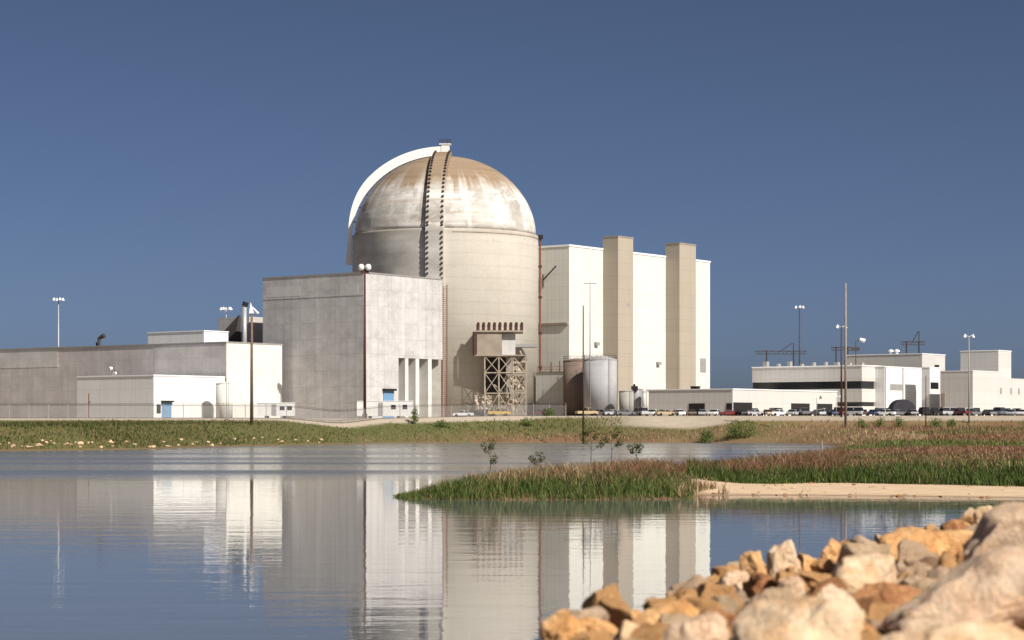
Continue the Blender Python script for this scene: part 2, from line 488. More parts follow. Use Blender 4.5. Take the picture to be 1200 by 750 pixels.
def build_ground():
    ys = np.concatenate([np.arange(-14, 34, 0.5), np.arange(34, 104, 2.0), np.arange(104, 150, 0.7), np.arange(150, 290, 2.2), np.arange(290, 475, 1.2), np.geomspace(476, 9000, 60)])
    ts = np.concatenate([-np.geomspace(4.0, 0.33, 26), np.arange(-0.325, 0.326, 0.004), np.geomspace(0.33, 4.0, 26)])
    YY, TT = np.meshgrid(ys, ts, indexing='ij')
    XX = TT * (YY + 22.0)
    ZZ = height(XX, YY)
    nr, nc = XX.shape
    co = np.stack([XX, YY, ZZ], -1).reshape(-1, 3)
    i = np.arange(nr * nc).reshape(nr, nc)
    q = np.stack([i[:-1, :-1], i[:-1, 1:], i[1:, 1:], i[1:, :-1]], -1).reshape(-1, 4)
    me = bpy.data.meshes.new("ground")
    me.vertices.add(len(co)); me.vertices.foreach_set("co", co.ravel())
    me.loops.add(q.size); me.loops.foreach_set("vertex_index", q.ravel())
    me.polygons.add(len(q))
    me.polygons.foreach_set("loop_start", np.arange(0, q.size, 4)); me.polygons.foreach_set("loop_total", np.full(len(q), 4))
    me.update(); me.validate()
    X, Y = XX.ravel(), YY.ravel()
    s = shore_dist(X, Y); dE = edgeY(X) - Y; c = crest_dist(X, Y)
    def colr(*a): return np.array(a)[None, :]
    def lay(base, w, cc): return base * (1 - w[:, None]) + cc * w[:, None]
    n1, n2 = vnoise(X, Y, 7, 1), vnoise(X, Y, 22, 2)
    C = np.repeat(colr(0.24, 0.165, 0.09), len(X), 0)                      # dry marsh litter
    C = lay(C, sstep(0.0, 0.5, n2), colr(0.21, 0.12, 0.072))
    C = lay(C, 0.7 * sstep(0.1, 0.6, n1), colr(0.14, 0.135, 0.045))
    lb = sstep(5, -30, X) * (Y > 150)
    C = lay(C, lb * 0.85, colr(0.12, 0.125, 0.045))                             # turf of the left bank
    fb = sstep(60, 25, X) * (Y > 375) * sstep(20, 9, dE + 4 * n1)
    C = lay(C, fb * 0.8, colr(0.115, 0.125, 0.045))
    gravel = np.maximum(sstep(9.5, 7.5, dE) * sstep(15, 32, X), sstep(3.2, 1.8, dE)) * (Y > 150)
    C = lay(C, gravel, colr(0.44, 0.38, 0.30))                             # pale gravel of the plant yard
    sand = sstep(10.5, 7.5, s + 0.8 * n1) * sstep(9.2, 11.0, X + 0.5 * n1) * (Y < 150) * (Y > 60)
    C = lay(C, sand, colr(0.66, 0.50, 0.34))
    mud = sstep(1.2, 0.2, s) * (Y > 60)
    C = lay(C, mud * 0.8, colr(0.20, 0.13, 0.08))
    nearb = (c > -4) & (Y < 95)
    C[nearb] = np.array([0.20, 0.11, 0.055])
    at = me.color_attributes.new("soil", 'FLOAT_COLOR', 'POINT')
    at.data.foreach_set("color", np.concatenate([C, np.ones((len(C), 1))], 1).ravel())
    k = NB("soil_and_gravel")
    a = k.n("ShaderNodeAttribute", out=0, attribute_name="soil")
    o = k.coord()
    n_ = k.rng(k.noise(o, 0.9, 6, 0.65), 0.3, 0.7)
    f_ = k.rng(k.noise(o, 14.0, 4, 0.7), 0.3, 0.7)
    strat = k.rng(k.noise(k.scaled(o, 0.25, 1.6, 9.0), 1.0, 4, 0.6), 0.35, 0.65)
    d = k.mix(k.math('MULTIPLY', n_, 0.4), a, k.mix(1.0, a, (0.5, 0.46, 0.42), 'MULTIPLY'))
    d = k.mix(k.math('MULTIPLY', f_, 0.3), d, k.mix(1.0, a, (1.3, 1.25, 1.2), 'MULTIPLY'))
    d = k.mix(k.math('MULTIPLY', strat, 0.25), d, k.mix(1.0, a, (0.62, 0.55, 0.5), 'MULTIPLY'))
    k.bump(f_, 0.4, 0.04)
    me.materials.append(k.done(d, 0.95, 0.1))
    for p in me.polygons: p.use_smooth = True
    g = bpy.data.objects.new("ground", me)
    col.objects.link(g)
    tag(g, kind="structure")
build_ground()

# lake
def build_lake():
    k = NB("lake_water")
    o = k.coord()
    x, y, z = k.sep(o)
    # breeze: ruffled water towards the far shore and in thin bands, calm water nearer
    reach = k.rng(y, 142.0, 166.0)
    bands = k.rng(k.noise(k.scaled(o, 0.004, 0.045, 1), 1.0, 4, 0.6), 0.42, 0.62)
    ruff = k.math('ADD', k.math('MULTIPLY', reach, k.math('ADD', k.math('MULTIPLY', bands, 0.6), 0.4)), 0.0)
    swell = k.noise(k.scaled(o, 0.22, 0.55, 1), 1.0, 2, 0.5)
    rip = k.noise(k.scaled(o, 1.1, 2.4, 1), 1.0, 3, 0.55)
    fine = k.noise(k.scaled(o, 3.0, 6.0, 1), 1.0, 3, 0.6)
    h = k.math('ADD', k.math('MULTIPLY', swell, 0.011), k.math('MULTIPLY', rip, 0.0035))
    h = k.math('ADD', h, k.math('MULTIPLY', k.math('MULTIPLY', fine, ruff), 0.02))
    k.bump(h, 1.0, 1.0)
    k.b.inputs["IOR"].default_value = 1.33
    rough = k.math('ADD', k.math('MULTIPLY', ruff, 0.30), 0.01)
    m = k.done((0.128, 0.132, 0.136), rough, 0.5)
    b = MB()
    b.add([(-9000, -60, 0), (9000, -60, 0), (9000, 9000, 0), (-9000, 9000, 0)], [(0, 1, 2, 3)])
    tag(b.build("lake_water", m), kind="structure")
build_lake()

# ------------------------------------------------------------------ buildings
# containment
CXc, CYc = pxX(522, 505), 505.0
CB = 5.3
ZS = pyZ(277, 505) - CB                 # spring line above the base
ZT = pyZ(184, 505) - CB
RD, RC = 22.05, 22.6
t = thing("containment_building", "huge domed concrete reactor building with stained tan cap rising over everything", "reactor building", (CXc, CYc, CB))
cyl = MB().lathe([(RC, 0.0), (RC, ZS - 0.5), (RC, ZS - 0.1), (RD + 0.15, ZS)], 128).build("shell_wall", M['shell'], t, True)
prof = []
for i in range(33):
    a = R(90) * i / 32
    rr = math.cos(a)
    prof.append((max(RD * (rr ** 0.98), 0.05), ZS + 0.02 + (ZT - ZS) * math.sin(a) ** 1.04))
MB().lathe(prof, 128).build("dome", M['shell'], t, True)
def meridian(az, zlow, w, d, off=0.0, zhigh=None, mat='shell', name="buttress", holes=False):
    """rib swept up the wall and over the dome at azimuth az (0 = towards the camera, positive to the right)"""
    pts = []
    zz = zlow
    pts.append((RC + off, zlow))
    pts.append((RC + off, ZS - 0.6))
    for i in range(0, 31):
        a = R(90) * i / 32
        if zhigh and math.degrees(a) > zhigh: break
        pts.append((RD * (math.cos(a) ** 0.98) + (0 if i else 0.4) + off * math.cos(a), ZS + (ZT - ZS) * math.sin(a) ** 1.04 + off * math.sin(a)))
    b = MB()
    er = Vector((math.sin(az), -math.cos(az), 0)); et = Vector((math.cos(az), math.sin(az), 0))
    vs_, fs_ = [], []
    n = len(pts)
    for i, (r, z) in enumerate(pts):
        p0, p1 = pts[max(i - 1, 0)], pts[min(i + 1, n - 1)]
        tx, tz = p1[0] - p0[0], p1[1] - p0[1]
        l = math.hypot(tx, tz) or 1
        nx, nz = tz / l, -tx / l
        for sgn, dd in ((-1, -0.5), (1, -0.5), (1, d), (-1, d)):
            q = er * (r + nx * dd) + et * (sgn * w / 2) + Vector((0, 0, z + nz * dd))
            vs_.append(q)
    for i in range(n - 1):
        for j in range(4):
            fs_.append((i * 4 + j, i * 4 + (j + 1) % 4, (i + 1) * 4 + (j + 1) % 4, (i + 1) * 4 + j))
    fs_.append((3, 2, 1, 0)); fs_.append(tuple((n - 1) * 4 + j for j in range(4)))
    b.add(vs_, fs_)
    return b.build(name, M[mat], t), pts, er, et
but, pts, er, et = meridian(R(-4.3), 0.0, 4.3, 1.15, zhigh=76)
# tendon anchor caps in two files up the front buttress
def along(pts, step):
    out = []
    carry = 0
    for i in range(1, len(pts)):
        a, b = Vector(pts[i - 1]), Vector(pts[i])
        l = (b - a).length
        if l < 1e-6: continue
        s_ = carry
        while s_ < l:
            d = (b - a) / l
            out.append((a + d * s_, Vector((d.y, -d.x))))
            s_ += step
        carry = s_ - l
    return out
for (p, nrm) in along(pts, 1.2):
    if p.y < 26: continue
    for sx in (-1.7, 1.7):
        c = er * (p.x + nrm.x * 1.14) + et * sx + Vector((0, 0, p.y + nrm.y * 1.14))
        e = er * nrm.x + Vector((0, 0, nrm.y))
        MB().tube(c, c + e * 0.4, 0.33, 0.25, 6).build('tendon_anchor', M['dsteel'], but)
# the pale service arch standing off the left of the dome, its landing at the top
def arch():
    b = MB()
    az = R(-86)
    er2 = Vector((math.sin(az), -math.cos(az), 0)); et2 = Vector((math.cos(az), math.sin(az), 0))
    vs_, fs_ = [], []
    N = 40
    for i in range(N + 1):
        a = R(-17) + R(107) * i / N
        f = i / N
        if a < 0:
            r, z = RD, ZS + RD * math.sin(a) * 1.1
            nx, nz = 1, 0
            d0, d1 = RC - RD + 0.1, 1.55 + 0.7 * (-a / R(17))
        else:
            r, z = RD * math.cos(a), ZS + (ZT - ZS) * math.sin(a)
            nx, nz = math.cos(a) * (ZT - ZS), RD * math.sin(a)
            l = math.hypot(nx, nz); nx, nz = nx / l, nz / l
            u = min(1.0, a / R(40))
            d0, d1 = (RC - RD + 0.1) * (1 - u) + 0.35 * u, 1.55 + 0.95 * u * u * (3 - 2 * u)
        for sgn, dd in ((-1, d0), (1, d0), (1, d1), (-1, d1)):
            vs_.append(er2 * (r + nx * dd) + et2 * (sgn * 0.75) + Vector((0, 0, z + nz * dd)))
    for i in range(N):
        for j in range(4):
            fs_.append((i * 4 + j, i * 4 + (j + 1) % 4, (i + 1) * 4 + (j + 1) % 4, (i + 1) * 4 + j))
    fs_.append((3, 2, 1, 0)); fs_.append(tuple(N * 4 + j for j in range(4)))
    b.add(vs_, fs_)
    o = b.build("service_arch", M['steelpaint'], t)
    o.data.materials[0] = mat_plain('cream_arch_paint', (0.84, 0.81, 0.74), 0.6, 0.08, 0.6)
    s = MB()
    for i in range(2, N, 4):
        q0 = Vector(vs_[i * 4]) .lerp(Vector(vs_[i * 4 + 1]), 0.5)
        a = R(-17) + R(107) * i / N
        MB().tube(q0, q0 - er2 * 1.4 * max(0.2, math.cos(a)) - Vector((0, 0, 1.2 * max(0, math.sin(a)))), 0.12).build("bracket", M['dsteel'], o)
arch()
b = MB().box(-1.0, 1.0, -1.0, 1.0, ZT - 0.3, ZT + 2.9)
b.box(-1.5, 1.4, -1.2, 1.2, ZT + 2.902, ZT + 3.15)
land = b.build("roof_landing", M['white'], t)
b = MB()
for x in (-1.5, -0.5, 0.5, 1.35):
    for y in (-1.15, 1.15): b.tube((x, y, ZT + 3.1), (x, y, ZT + 4.2), 0.07, n=5)
for zz in (ZT + 3.7, ZT + 4.2):
    for y in (-1.15, 1.15): b.tube((-1.5, y, zz), (1.35, y, zz), 0.06, n=5)
b.build("railing", M['dsteel'], land)
MB().box(-22.4, -20.2, -2.5, 0.5, 34.0, 36.4).build("arch_foot", M['dsteel'], t)
# ledge bracket and beam at the right of the wall
b = MB()
for i in range(24):
    a = R(6 + i * 3.6)
    b.tube((math.sin(a) * (RC + 0.02), -math.cos(a) * (RC + 0.02), ZS - 0.9), (math.sin(a + R(3.6)) * (RC + 0.02), -math.cos(a + R(3.6)) * (RC + 0.02), ZS - 0.9), 0.11, n=6)
b.build("drip_ledge", M['browndeck'], t)
MB().box(16.2, 22.2, -18.2, -13.5, pyZ(406, 483) - CB, pyZ(402.5, 483) - CB).build("wall_beam", M['grey'], t)
b = MB()
for (px) in (518.5, 524):
    X = pxX(px, 482) - CXc
    yy = -RC - 1.35
    b.tube((X, yy, 0.2), (X, yy, 31), 0.11, n=5)
for i in range(62):
    z = 0.6 + i * 0.49
    b.tube((pxX(518.5, 482) - CXc, -RC - 1.35, z), (pxX(524, 482) - CXc, -RC - 1.33, z), 0.06, n=4)
b.build("caged_ladder", M['rust'], t)

# hatch platform on the front of the containment
HB = Vector((pxX(583, 485), 485.0, CB))
pl = thing("hatch_tower", "braced cream steel hatch tower under a bracketed canopy on the domed building", "steel tower", HB)
def hx(px): return pxX(px, 478) - HB.x
def hz(py): return pyZ(py, 478) - CB
y0h, y1h = -8.0, -2.2
b = MB()
xs = [hx(568), hx(584.5), hx(601), hx(616)]
zs_ = [0.0, hz(461), hz(437), hz(417.5)]
for x in xs:
    for y in (y0h, y1h): b.tube((x, y, 0), (x, y, zs_[-1]), 0.17, n=6)
for z in zs_[1:]:
    for y in (y0h, y1h): b.tube((xs[0], y, z), (xs[-1], y, z), 0.14, n=6)
    for x in xs: b.tube((x, y0h, z), (x, y1h, z), 0.12, n=6)
b.build("frame", M['steelpaint'], pl)
b = MB()
for i in range(3):
    for j in range(3):
        b.tube((xs[i], y0h, zs_[j]), (xs[i + 1], y0h, zs_[j + 1]), 0.11, n=5)
        b.tube((xs[i + 1], y0h, zs_[j]), (xs[i], y0h, zs_[j + 1]), 0.11, n=5)
b.build("cross_bracing", M['steelpaint'], pl)
MB().box(hx(557), hx(616), -8.4, -1.0, hz(417.4), hz(416)).build("deck", M['browndeck'], pl)
MB().box(hx(559), hx(588), -7.2, -0.6, hz(415.9), hz(389.5)).build("hatch_shield", M['browndeck'], pl)
MB().box(hx(588.2), hx(604), -6.0, 3.0, hz(415.9), hz(390.5)).build("hatch_panel", M['aux_light'], pl)
b = MB().box(hx(556.5), hx(613), -7.6, 2.2, hz(389.3), hz(387.2))
cp = b.build("canopy_beam", M['browndeck'], pl)
for i in range(9):
    x = hx(560 + i * 6.4)
    b = MB().box(x - 0.36, x + 0.36, -7.5, -5.6, hz(387.1), hz(382))
    b.tube((x, -6.6, hz(382.3)), (x + 0.1, -6.6, hz(377.6)), 0.45, 0.3, 6)
    b.build("bracket", M['maroon'], cp)
MB().tube((hx(556), -7.4, hz(389)), (hx(556), -7.4, hz(416)), 0.42, n=10).build("downpipe", M['maroon'], pl)
MB().box(hx(567.5), hx(593), -0.9, 2.5, hz(462), hz(418.2)).build("hatch_shade_plate", M['dsteel'], pl)  # dark plate for the hatch opening, its colour also deepens the tower's shadow
b = MB()
rp_ = random.Random(3)
for i in range(16):
    x0 = rp_.uniform(hx(588), hx(617)); z0_ = rp_.uniform(1, hz(424))
    MB().tube((x0, rp_.uniform(-7, -3), z0_), (x0 + rp_.uniform(-2.5, 2.5), rp_.uniform(-7, -3), max(0.5, z0_ + rp_.uniform(-3, 3))), rp_.uniform(0.12, 0.3), n=8).build("pipe_run", M[rp_.choice(['browndeck', 'maroon', 'steelpaint', 'dsteel'])], pl)
# crumpled tarpaulins and stored gear hung in the tower
def crumple(x0, x1, y, z0, z1, seed, amp=0.9, n=14):
    vs_, fs_ = [], []
    for i in range(n + 1):
        for j in range(n + 1):
            u, v = i / n, j / n
            q = Vector((u * 3.1 + seed, v * 3.1, seed * 0.7))
            d = noise.noise(q * 1.3) * amp + noise.noise(q * 3.1) * amp * 0.5
            e = noise.noise(q * 2.0 + Vector((9, 2, 0))) * 0.25
            vs_.append((x0 + (x1 - x0) * u + e, y + d, z0 + (z1 - z0) * v + e * 0.6))
    o = len(vs_)
    vs_ += [(x, yy + 0.12, z) for x, yy, z in vs_]
    for i in range(n):
        for j in range(n):
            a = i * (n + 1) + j
            fs_.append((a, a + n + 1, a + n + 2, a + 1))
            fs_.append((o + a + 1, o + a + n + 2, o + a + n + 1, o + a))
    for i in range(n):
        for a, c in ((i, i + 1), ((n) * (n + 1) + i + 1, (n) * (n + 1) + i)):
            fs_.append((a, c, o + c, o + a))
        for a, c in (((i + 1) * (n + 1), i * (n + 1)), (i * (n + 1) + n, (i + 1) * (n + 1) + n)):
            fs_.append((a, c, o + c, o + a))
    return vs_, fs_
tagn = 0
for (a, bb, c, d, sd_, lab) in ((601, 617, 434, 420, 1.3, "crumpled cream tarpaulin high in the braced hatch tower"),
                               (598, 614, 456, 441, 4.1, "crumpled cream tarpaulin at mid height in the hatch tower"),
                               (557, 577, 480, 463, 7.7, "cream sheeted heap at the left foot of the hatch tower"),
                               (588, 606, 481, 464, 9.2, "cream sheeted heap at the right foot of the hatch tower")):
    vs_, fs_ = crumple(hx(a), hx(bb), -7.2 + 0.3 * tagn, hz(c), hz(d), sd_, 0.8)
    o = MB().add(vs_, fs_).build("tarpaulin", M['tarp'])
    o.location = HB
    tag(o, lab, "tarpaulin")
    tagn += 1

# auxiliary building
G = Grid(426, 458, 5.0)
ZA = G.z(320)
L1, L2 = G.ly(308), G.lx(518.5)
zsl = G.z(420.5, L2 * 0.75)
x1 = G.lx(467)
t = G.thing("auxiliary_building", "tall blank windowless concrete block in front of the dome with four slots", "building")
b = MB().box(0, L2, 0, L1, zsl, ZA).box(0, x1, 0, L1, 0, zsl - 0.001).box(x1 + 0.001, L2, 3.0, L1, 0, zsl - 0.001)
b.build("wall", M['aux'], t)
for (a, c) in ((475, 478.7), (487.3, 491.4), (502, 506)):
    MB().box(G.lx(a), G.lx(c), 0.05, 2.998, 0, zsl - 0.002).build("fin", M['whitewall'], t)
b = MB().box(-0.12, L2 + 0.1, -0.12, L1 + 0.1, ZA + 0.001, ZA + 0.3)
b.build("roof", M['roofgrey'], t)
# smoother recast patches on the left face
for (a, c, p, q) in ((312, 352, 331, 343), (398, 420, 332, 346)):
    MB().box(-0.03, 0.05, G.ly(c), G.ly(a), G.z(q), G.z(p)).build("recast_patch", M['aux_light'], t)
b = MB().box(-0.07, 0.04, 0.02, L1 - 0.4, G.z(345) - 0.12, G.z(345) + 0.12)
b.build("drip_line", M['left'], t)
d = MB().box(G.lx(449), G.lx(460.5), -0.25, 0.3, 0, G.z(458, 8)).build("door", M['blue'], t)
MB().box(G.lx(448), G.lx(461.5), -0.9, 0.2, G.z(458, 8) + 0.002, G.z(455.5, 8)).build("hood", M['dark'], d)

# left long building
G = Grid(265, 456, 5.0)
ZL = G.z(402)
L1, L2 = G.ly(-40), G.lx(330)
t = G.thing("long_concrete_building", "long low brown-grey concrete building with a white painted end wall", "building")
MB().box(0.0, L2, 0.0, L1, 0, ZL).build("wall", M['left'], t)
MB().box(-0.01, L2 + 0.02, -0.12, -0.002, 0, ZL + 0.02).build("end_wall", M['whitewall'], t)
MB().box(-0.2, L2 + 0.2, -0.2, L1, ZL + 0.021, ZL + 0.35).build("roof", M['roofgrey'], t)
ya = G.ly(68)
MB().box(-0.05, -0.001, ya, L1, G.z(430, 0, ya), ZL - 0.02).build("pale_band", M['aux_light'], t)
MB().box(-0.06, -0.0015, 0, G.ly(181), G.z(441.5), ZL - 0.05).build("dark_band", M['left'], t)
# wall floodlight pair
fl = thing("wall_floodlight", "pair of white floodlights on a bracket above the white annex", "floodlight", (*G.w(-0.6, G.ly(138, 0)), pyZ(437, 475)), BROT)
MB().tube((0.6, 0, 0), (-0.5, 0, 0.6), 0.1).build("bracket", M['dsteel'], fl)
for k_ in (-0.6, 0.7):
    MB().tube((-0.5, k_, 0.5 + k_ * 0.9), (-1.2, k_ * 1.2, 0.3 + k_ * 0.9), 0.34, 0.5, 10).build("lamp_head", M['lamp'], fl)
# roof gooseneck vent
y_ = G.ly(116, 6)
gv = thing("gooseneck_vent", "dark gooseneck vent on the roof of the long concrete building", "vent", (*G.w(6, y_), 5.0 + ZL + 0.35), BROT)
b = MB().tube((0, 0, 0), (0, 0, 2.2), 0.38, n=10).tube((0, 0, 2.1), (0.4, -1.4, 2.7), 0.36, 0.6, 10).tube((0, 0.7, 0), (0, 0.9, 1.1), 0.2, n=6)
b.build("duct", M['dsteel'], gv)
# roof penthouse
GP = Grid(239, 468, 5.0 + ZL + 0.35)
t = GP.thing("roof_penthouse", "low white box on the roof of the long concrete building", "rooftop box")
zp = GP.z(388)
MB().box(0, GP.lx(267.5), 0, GP.ly(173.5), 0, zp).build("wall", M['white'], t)
MB().box(-0.15, GP.lx(267.5) + 0.1, -0.15, GP.ly(173.5) + 0.1, zp + 0.001, zp + 0.2).build("roof", M['lamp'], t)
# plant room behind
GP = Grid(292, 489, 5.0)
t = GP.thing("brown_plant_room", "brown-grey block behind the tall stack beside the windowless concrete block", "building")
MB().box(0, GP.lx(312), 0, GP.ly(256), 0, GP.z(371)).build("wall", M['left'], t)
b = MB()
yb = GP.ly(282, -0.3); ye = GP.ly(266, -0.3)
b.add([(-0.3, yb, GP.z(402)), (-0.3, ye, GP.z(402)), (-0.3, ye + 0.2, GP.z(392)), (-0.3, yb + 0.4, GP.z(370)), (-0.3, yb, GP.z(369)),
       (-2.6, yb, GP.z(402)), (-2.6, ye, GP.z(402)), (-2.2, ye + 0.2, GP.z(392)), (-0.9, yb + 0.4, GP.z(370)), (-0.9, yb, GP.z(369))],
      [(0, 1, 2, 3, 4), (9, 8, 7, 6, 5), (0, 5, 6, 1), (1, 6, 7, 2), (2, 7, 8, 3), (3, 8, 9, 4), (4, 9, 5, 0)])
b.build("louvre_hood", M['dsteel'], t)
sY = 476
st_ = thing("exhaust_stack", "slim pale exhaust stack with black cap behind the white end wall", "stack", (pxX(286.5, sY), sY, 5.0 + ZL))
MB().tube((0, 0, -4), (0, 0, pyZ(359, sY) - 5 - ZL), 0.55, n=14).build("pipe", M['galv'], st_, True)
MB().tube((0, 0, pyZ(358.9, sY) - 5 - ZL), (0.35, 0, pyZ(354, sY) - 5 - ZL), 0.66, n=14).build("cap", M['dark'], st_)

# white annex
GB = Grid(180, 438, 5.0)
zb = GB.z(440.5)
t = GB.thing("white_annex", "low white annex with blue door projecting from the long concrete building", "building")
l1, l2 = GB.ly(90.5), GB.lx(263.5)
MB().box(0, l2, 0, l1, 0, zb).build("wall", M['white'], t)
MB().box(-0.15, l2, -0.15, l1 + 0.1, zb + 0.001, zb + 0.28).build("roof", M['lamp'], t)
d = MB().box(GB.lx(189.5), GB.lx(200.5), -0.12, 0.2, 0, GB.z(471.5, 4)).build("door", M['blue'], t)
MB().box(GB.lx(188.5), GB.lx(201.5), -0.7, 0.1, GB.z(471.4, 4), GB.z(469.5, 4)).build("hood", M['dark'], d)
MB().box(GB.lx(183.5), GB.lx(188), -0.10, 0.2, 1.2, GB.z(474, 2)).build("window", M['glass'], t)
sp = thing("standpipe", "thin red standpipe in front of the grey side of the white annex", "pipe", (pxX(104, 440), 440, 5.0))
MB().tube((0, 0, 0), (0, 0, pyZ(461, 440) - 5), 0.12, n=8).tube((0, 0, 3.6), (0.4, 0, 3.6), 0.12, n=6).build("pipe", M['rust'], sp)

def tank(px0, px1, ytop, Y, base, mat, label, dome=0.8, name="storage_tank", hoops=True):
    r = (px1 - px0) / 2 / FPX * Y
    t = thing(name, label, "tank", (pxX((px0 + px1) / 2, Y), Y, base))
    H = pyZ(ytop, Y - r) - base - dome
    MB().lathe([(r, 0), (r, H)], 48).build("shell", M[mat], t, True)
    MB().lathe([(r + 0.06, H + 0.002), (r + 0.06, H + 0.12), (r * 0.7, H + dome * 0.55), (r * 0.35, H + dome * 0.9), (0.1, H + dome)], 48).build("roof", M[mat], t, True)
    b = MB()
    for i in range(24):
        a = 2 * math.pi * i / 24
        b.tube((math.cos(a) * r * 0.97, math.sin(a) * r * 0.97, H + 0.1), (math.cos(a) * r * 0.97, math.sin(a) * r * 0.97, H + 1.2), 0.035, n=4)
    for zz in (0.65, 1.2):
        for i in range(24):
            a, c = 2 * math.pi * i / 24, 2 * math.pi * (i + 1) / 24
            b.tube((math.cos(a) * r * 0.97, math.sin(a) * r * 0.97, H + zz), (math.cos(c) * r * 0.97, math.sin(c) * r * 0.97, H + zz), 0.03, n=4)
    if r > 2.5: b.build("railing", M['dsteel'], t)
    b = MB()
    a = R(-60)
    for sx in (-0.25, 0.25):
        b.tube((math.cos(a) * (r + 0.2) + sx, math.sin(a) * (r + 0.2), 0.2), (math.cos(a) * (r + 0.2) + sx, math.sin(a) * (r + 0.2), H + 0.6), 0.05, n=4)
    b.build("ladder", M['grey'], t)
    return t
tank(253, 272.5, 447, 446, 5.0, 'whitewall', "upright white tank against the white annex's right end", 0.5)

# ------------------------------------------------------------------ turbine building
G = Grid(667, 505, 5.5)
ZT_ = G.z(288.5)
L1, L2 = G.ly(600), G.lx(832)
t = G.thing("turbine_building", "very tall cream clad hall with two tan towers right of the dome", "building")
MB().box(0, L2, 0, L1, 0, ZT_).build("wall", M['turb'], t)
MB().box(-0.15, L2 + 0.15, -0.15, L1, ZT_ + 0.001, ZT_ + 0.45).build("roof", M['lamp'], t)
for (pa, pb, pc, ptop) in ((706.5, 724.3, 742, 277.5), (780, 796.3, 815.5, 285.5)):
    xa = G.lx(pa)
    lo, hi = 0.0, 12.0
    for _ in range(40):
        mid = (lo + hi) / 2
        X, Y = G.w(xa, -mid)
        if CX + FPX * X / Y < pb: lo = mid
        else: hi = mid
    xb = G.lx(pc, -lo)
    tw = MB().box(xa, xb, -lo, 0.06, 0, G.z(ptop, xa, -lo)).build("stair_tower", M['tan'], t)
    MB().box(xa - 0.1, xb + 0.1, -lo - 0.1, 0.1, G.z(ptop, xa, -lo) + 0.001, G.z(ptop, xa, -lo) + 0.3).build("coping", M['browndeck'], tw)
b = MB()
for (py_, h_) in ((379, 0.5), (436, 0.55)):
    b.box(-0.5, -0.002, 0.2, L1 - 1, G.z(py_) - h_ / 2, G.z(py_) + h_ / 2)
b.build("ledge", M['browndeck'], t)
b = MB().tube((-0.3, G.ly(637), G.z(327)), (-2.5, G.ly(653, -2), G.z(312)), 0.18, n=6).tube((-0.2, G.ly(637), G.z(335)), (-0.3, G.ly(637), G.z(320)), 0.18, n=6)
b.build("davit", M['dsteel'], t)
xv = G.lx(820.5)
MB().box(xv, G.lx(827), -0.12, 0.05, G.z(436, xv), G.z(420, xv)).build("vent", M['grey'], t)
b = MB()
for (px, py_) in ((697.5, 403), (770, 426), (718, 358)):
    xx = G.lx(px)
    b.box(xx - 0.5, xx + 0.9, -0.8 if px != 718 else -4.6, 0.05, G.z(py_, xx) - 0.4, G.z(py_, xx) + 0.4)
b.build("wall_fitting", M['grey'], t)
# stand pipe between the dome and the hall
rp = thing("riser_pipe", "tall rust red riser pipe between the dome and the cream hall", "pipe", (pxX(633, 504.5), 504.5, 5.5))
b = MB().tube((0, 0, 0), (0, 0, pyZ(276, 504.5) - 5.5), 0.24, n=8)
b.build("pipe", M['rust'], rp)
MB().box(-0.7, 0.7, -0.6, 0.6, pyZ(280, 504.5) - 5.5, pyZ(275.5, 504.5) - 5.5).build("head_box", M['dark'], rp)
b = MB()
for py_ in (312, 348, 390, 430): b.box(-0.45, 0.45, -0.4, 0.4, pyZ(py_, 504.5) - 5.8, pyZ(py_, 504.5) - 5.3)
b.build("clamp", M['maroon'], rp)
# low annex in front of the left face
GA = Grid(662, 492, 5.5)
t = GA.thing("hall_annex", "low cream annex with roof railing below the cream hall's shaded side", "building")
za = GA.z(437)
MB().box(0, 3.5, 0, GA.ly(628), 0, za).build("wall", M['turb'], t)
MB().box(-0.12, 3.6, -0.12, GA.ly(628), za + 0.001, za + 0.25).build("roof", M['browndeck'], t)
b = MB()
for i in range(8):
    y = i * GA.ly(630) / 7
    b.tube((0, y, za + 0.2), (0, y, za + 1.5), 0.06, n=5)
for zz in (0.9, 1.5): b.tube((0, 0, za + zz), (0, GA.ly(630), za + zz), 0.05, n=5)
b.tube((0.3, GA.ly(645), za + 0.2), (0.3, GA.ly(645), za + 2.6), 0.16, n=6).tube((0.3, GA.ly(655), za + 0.2), (0.3, GA.ly(655), za + 2.9), 0.14, n=6)
b.build("railing", M['rust'], t)

tank(660, 694, 419.5, 486, 5.5, 'tankrust', "brown rust stained tank left of the silver tank", 0.7)
tank(684, 723, 416, 477, 5.5, 'tanksteel', "large silver tank with shallow domed roof before the cream hall", 1.1)
tank(725.5, 742.5, 457, 470, 5.5, 'tanksmall', "squat grey tank just right of the silver tank", 0.35)
tank(741, 754, 455, 477, 5.5, 'tanksteel', "small silver-grey tank behind the squat grey tank", 0.35)
tank(752.5, 760, 457.5, 474, 5.5, 'whitewall', "narrow white tank beside the low white building's left end", 0.35)
pump = thing("pump_skid", "dark pump skid on top of the small silver-grey tank", "pump", (pxX(743, 477), 475.8, pyZ(455, 476)))
MB().box(-0.7, 0.8, -0.5, 0.5, -0.4, 0.5).tube((0, 0, 0.4), (0, 0, 0.95), 0.25, n=8).build("housing", M['dark'], pump)

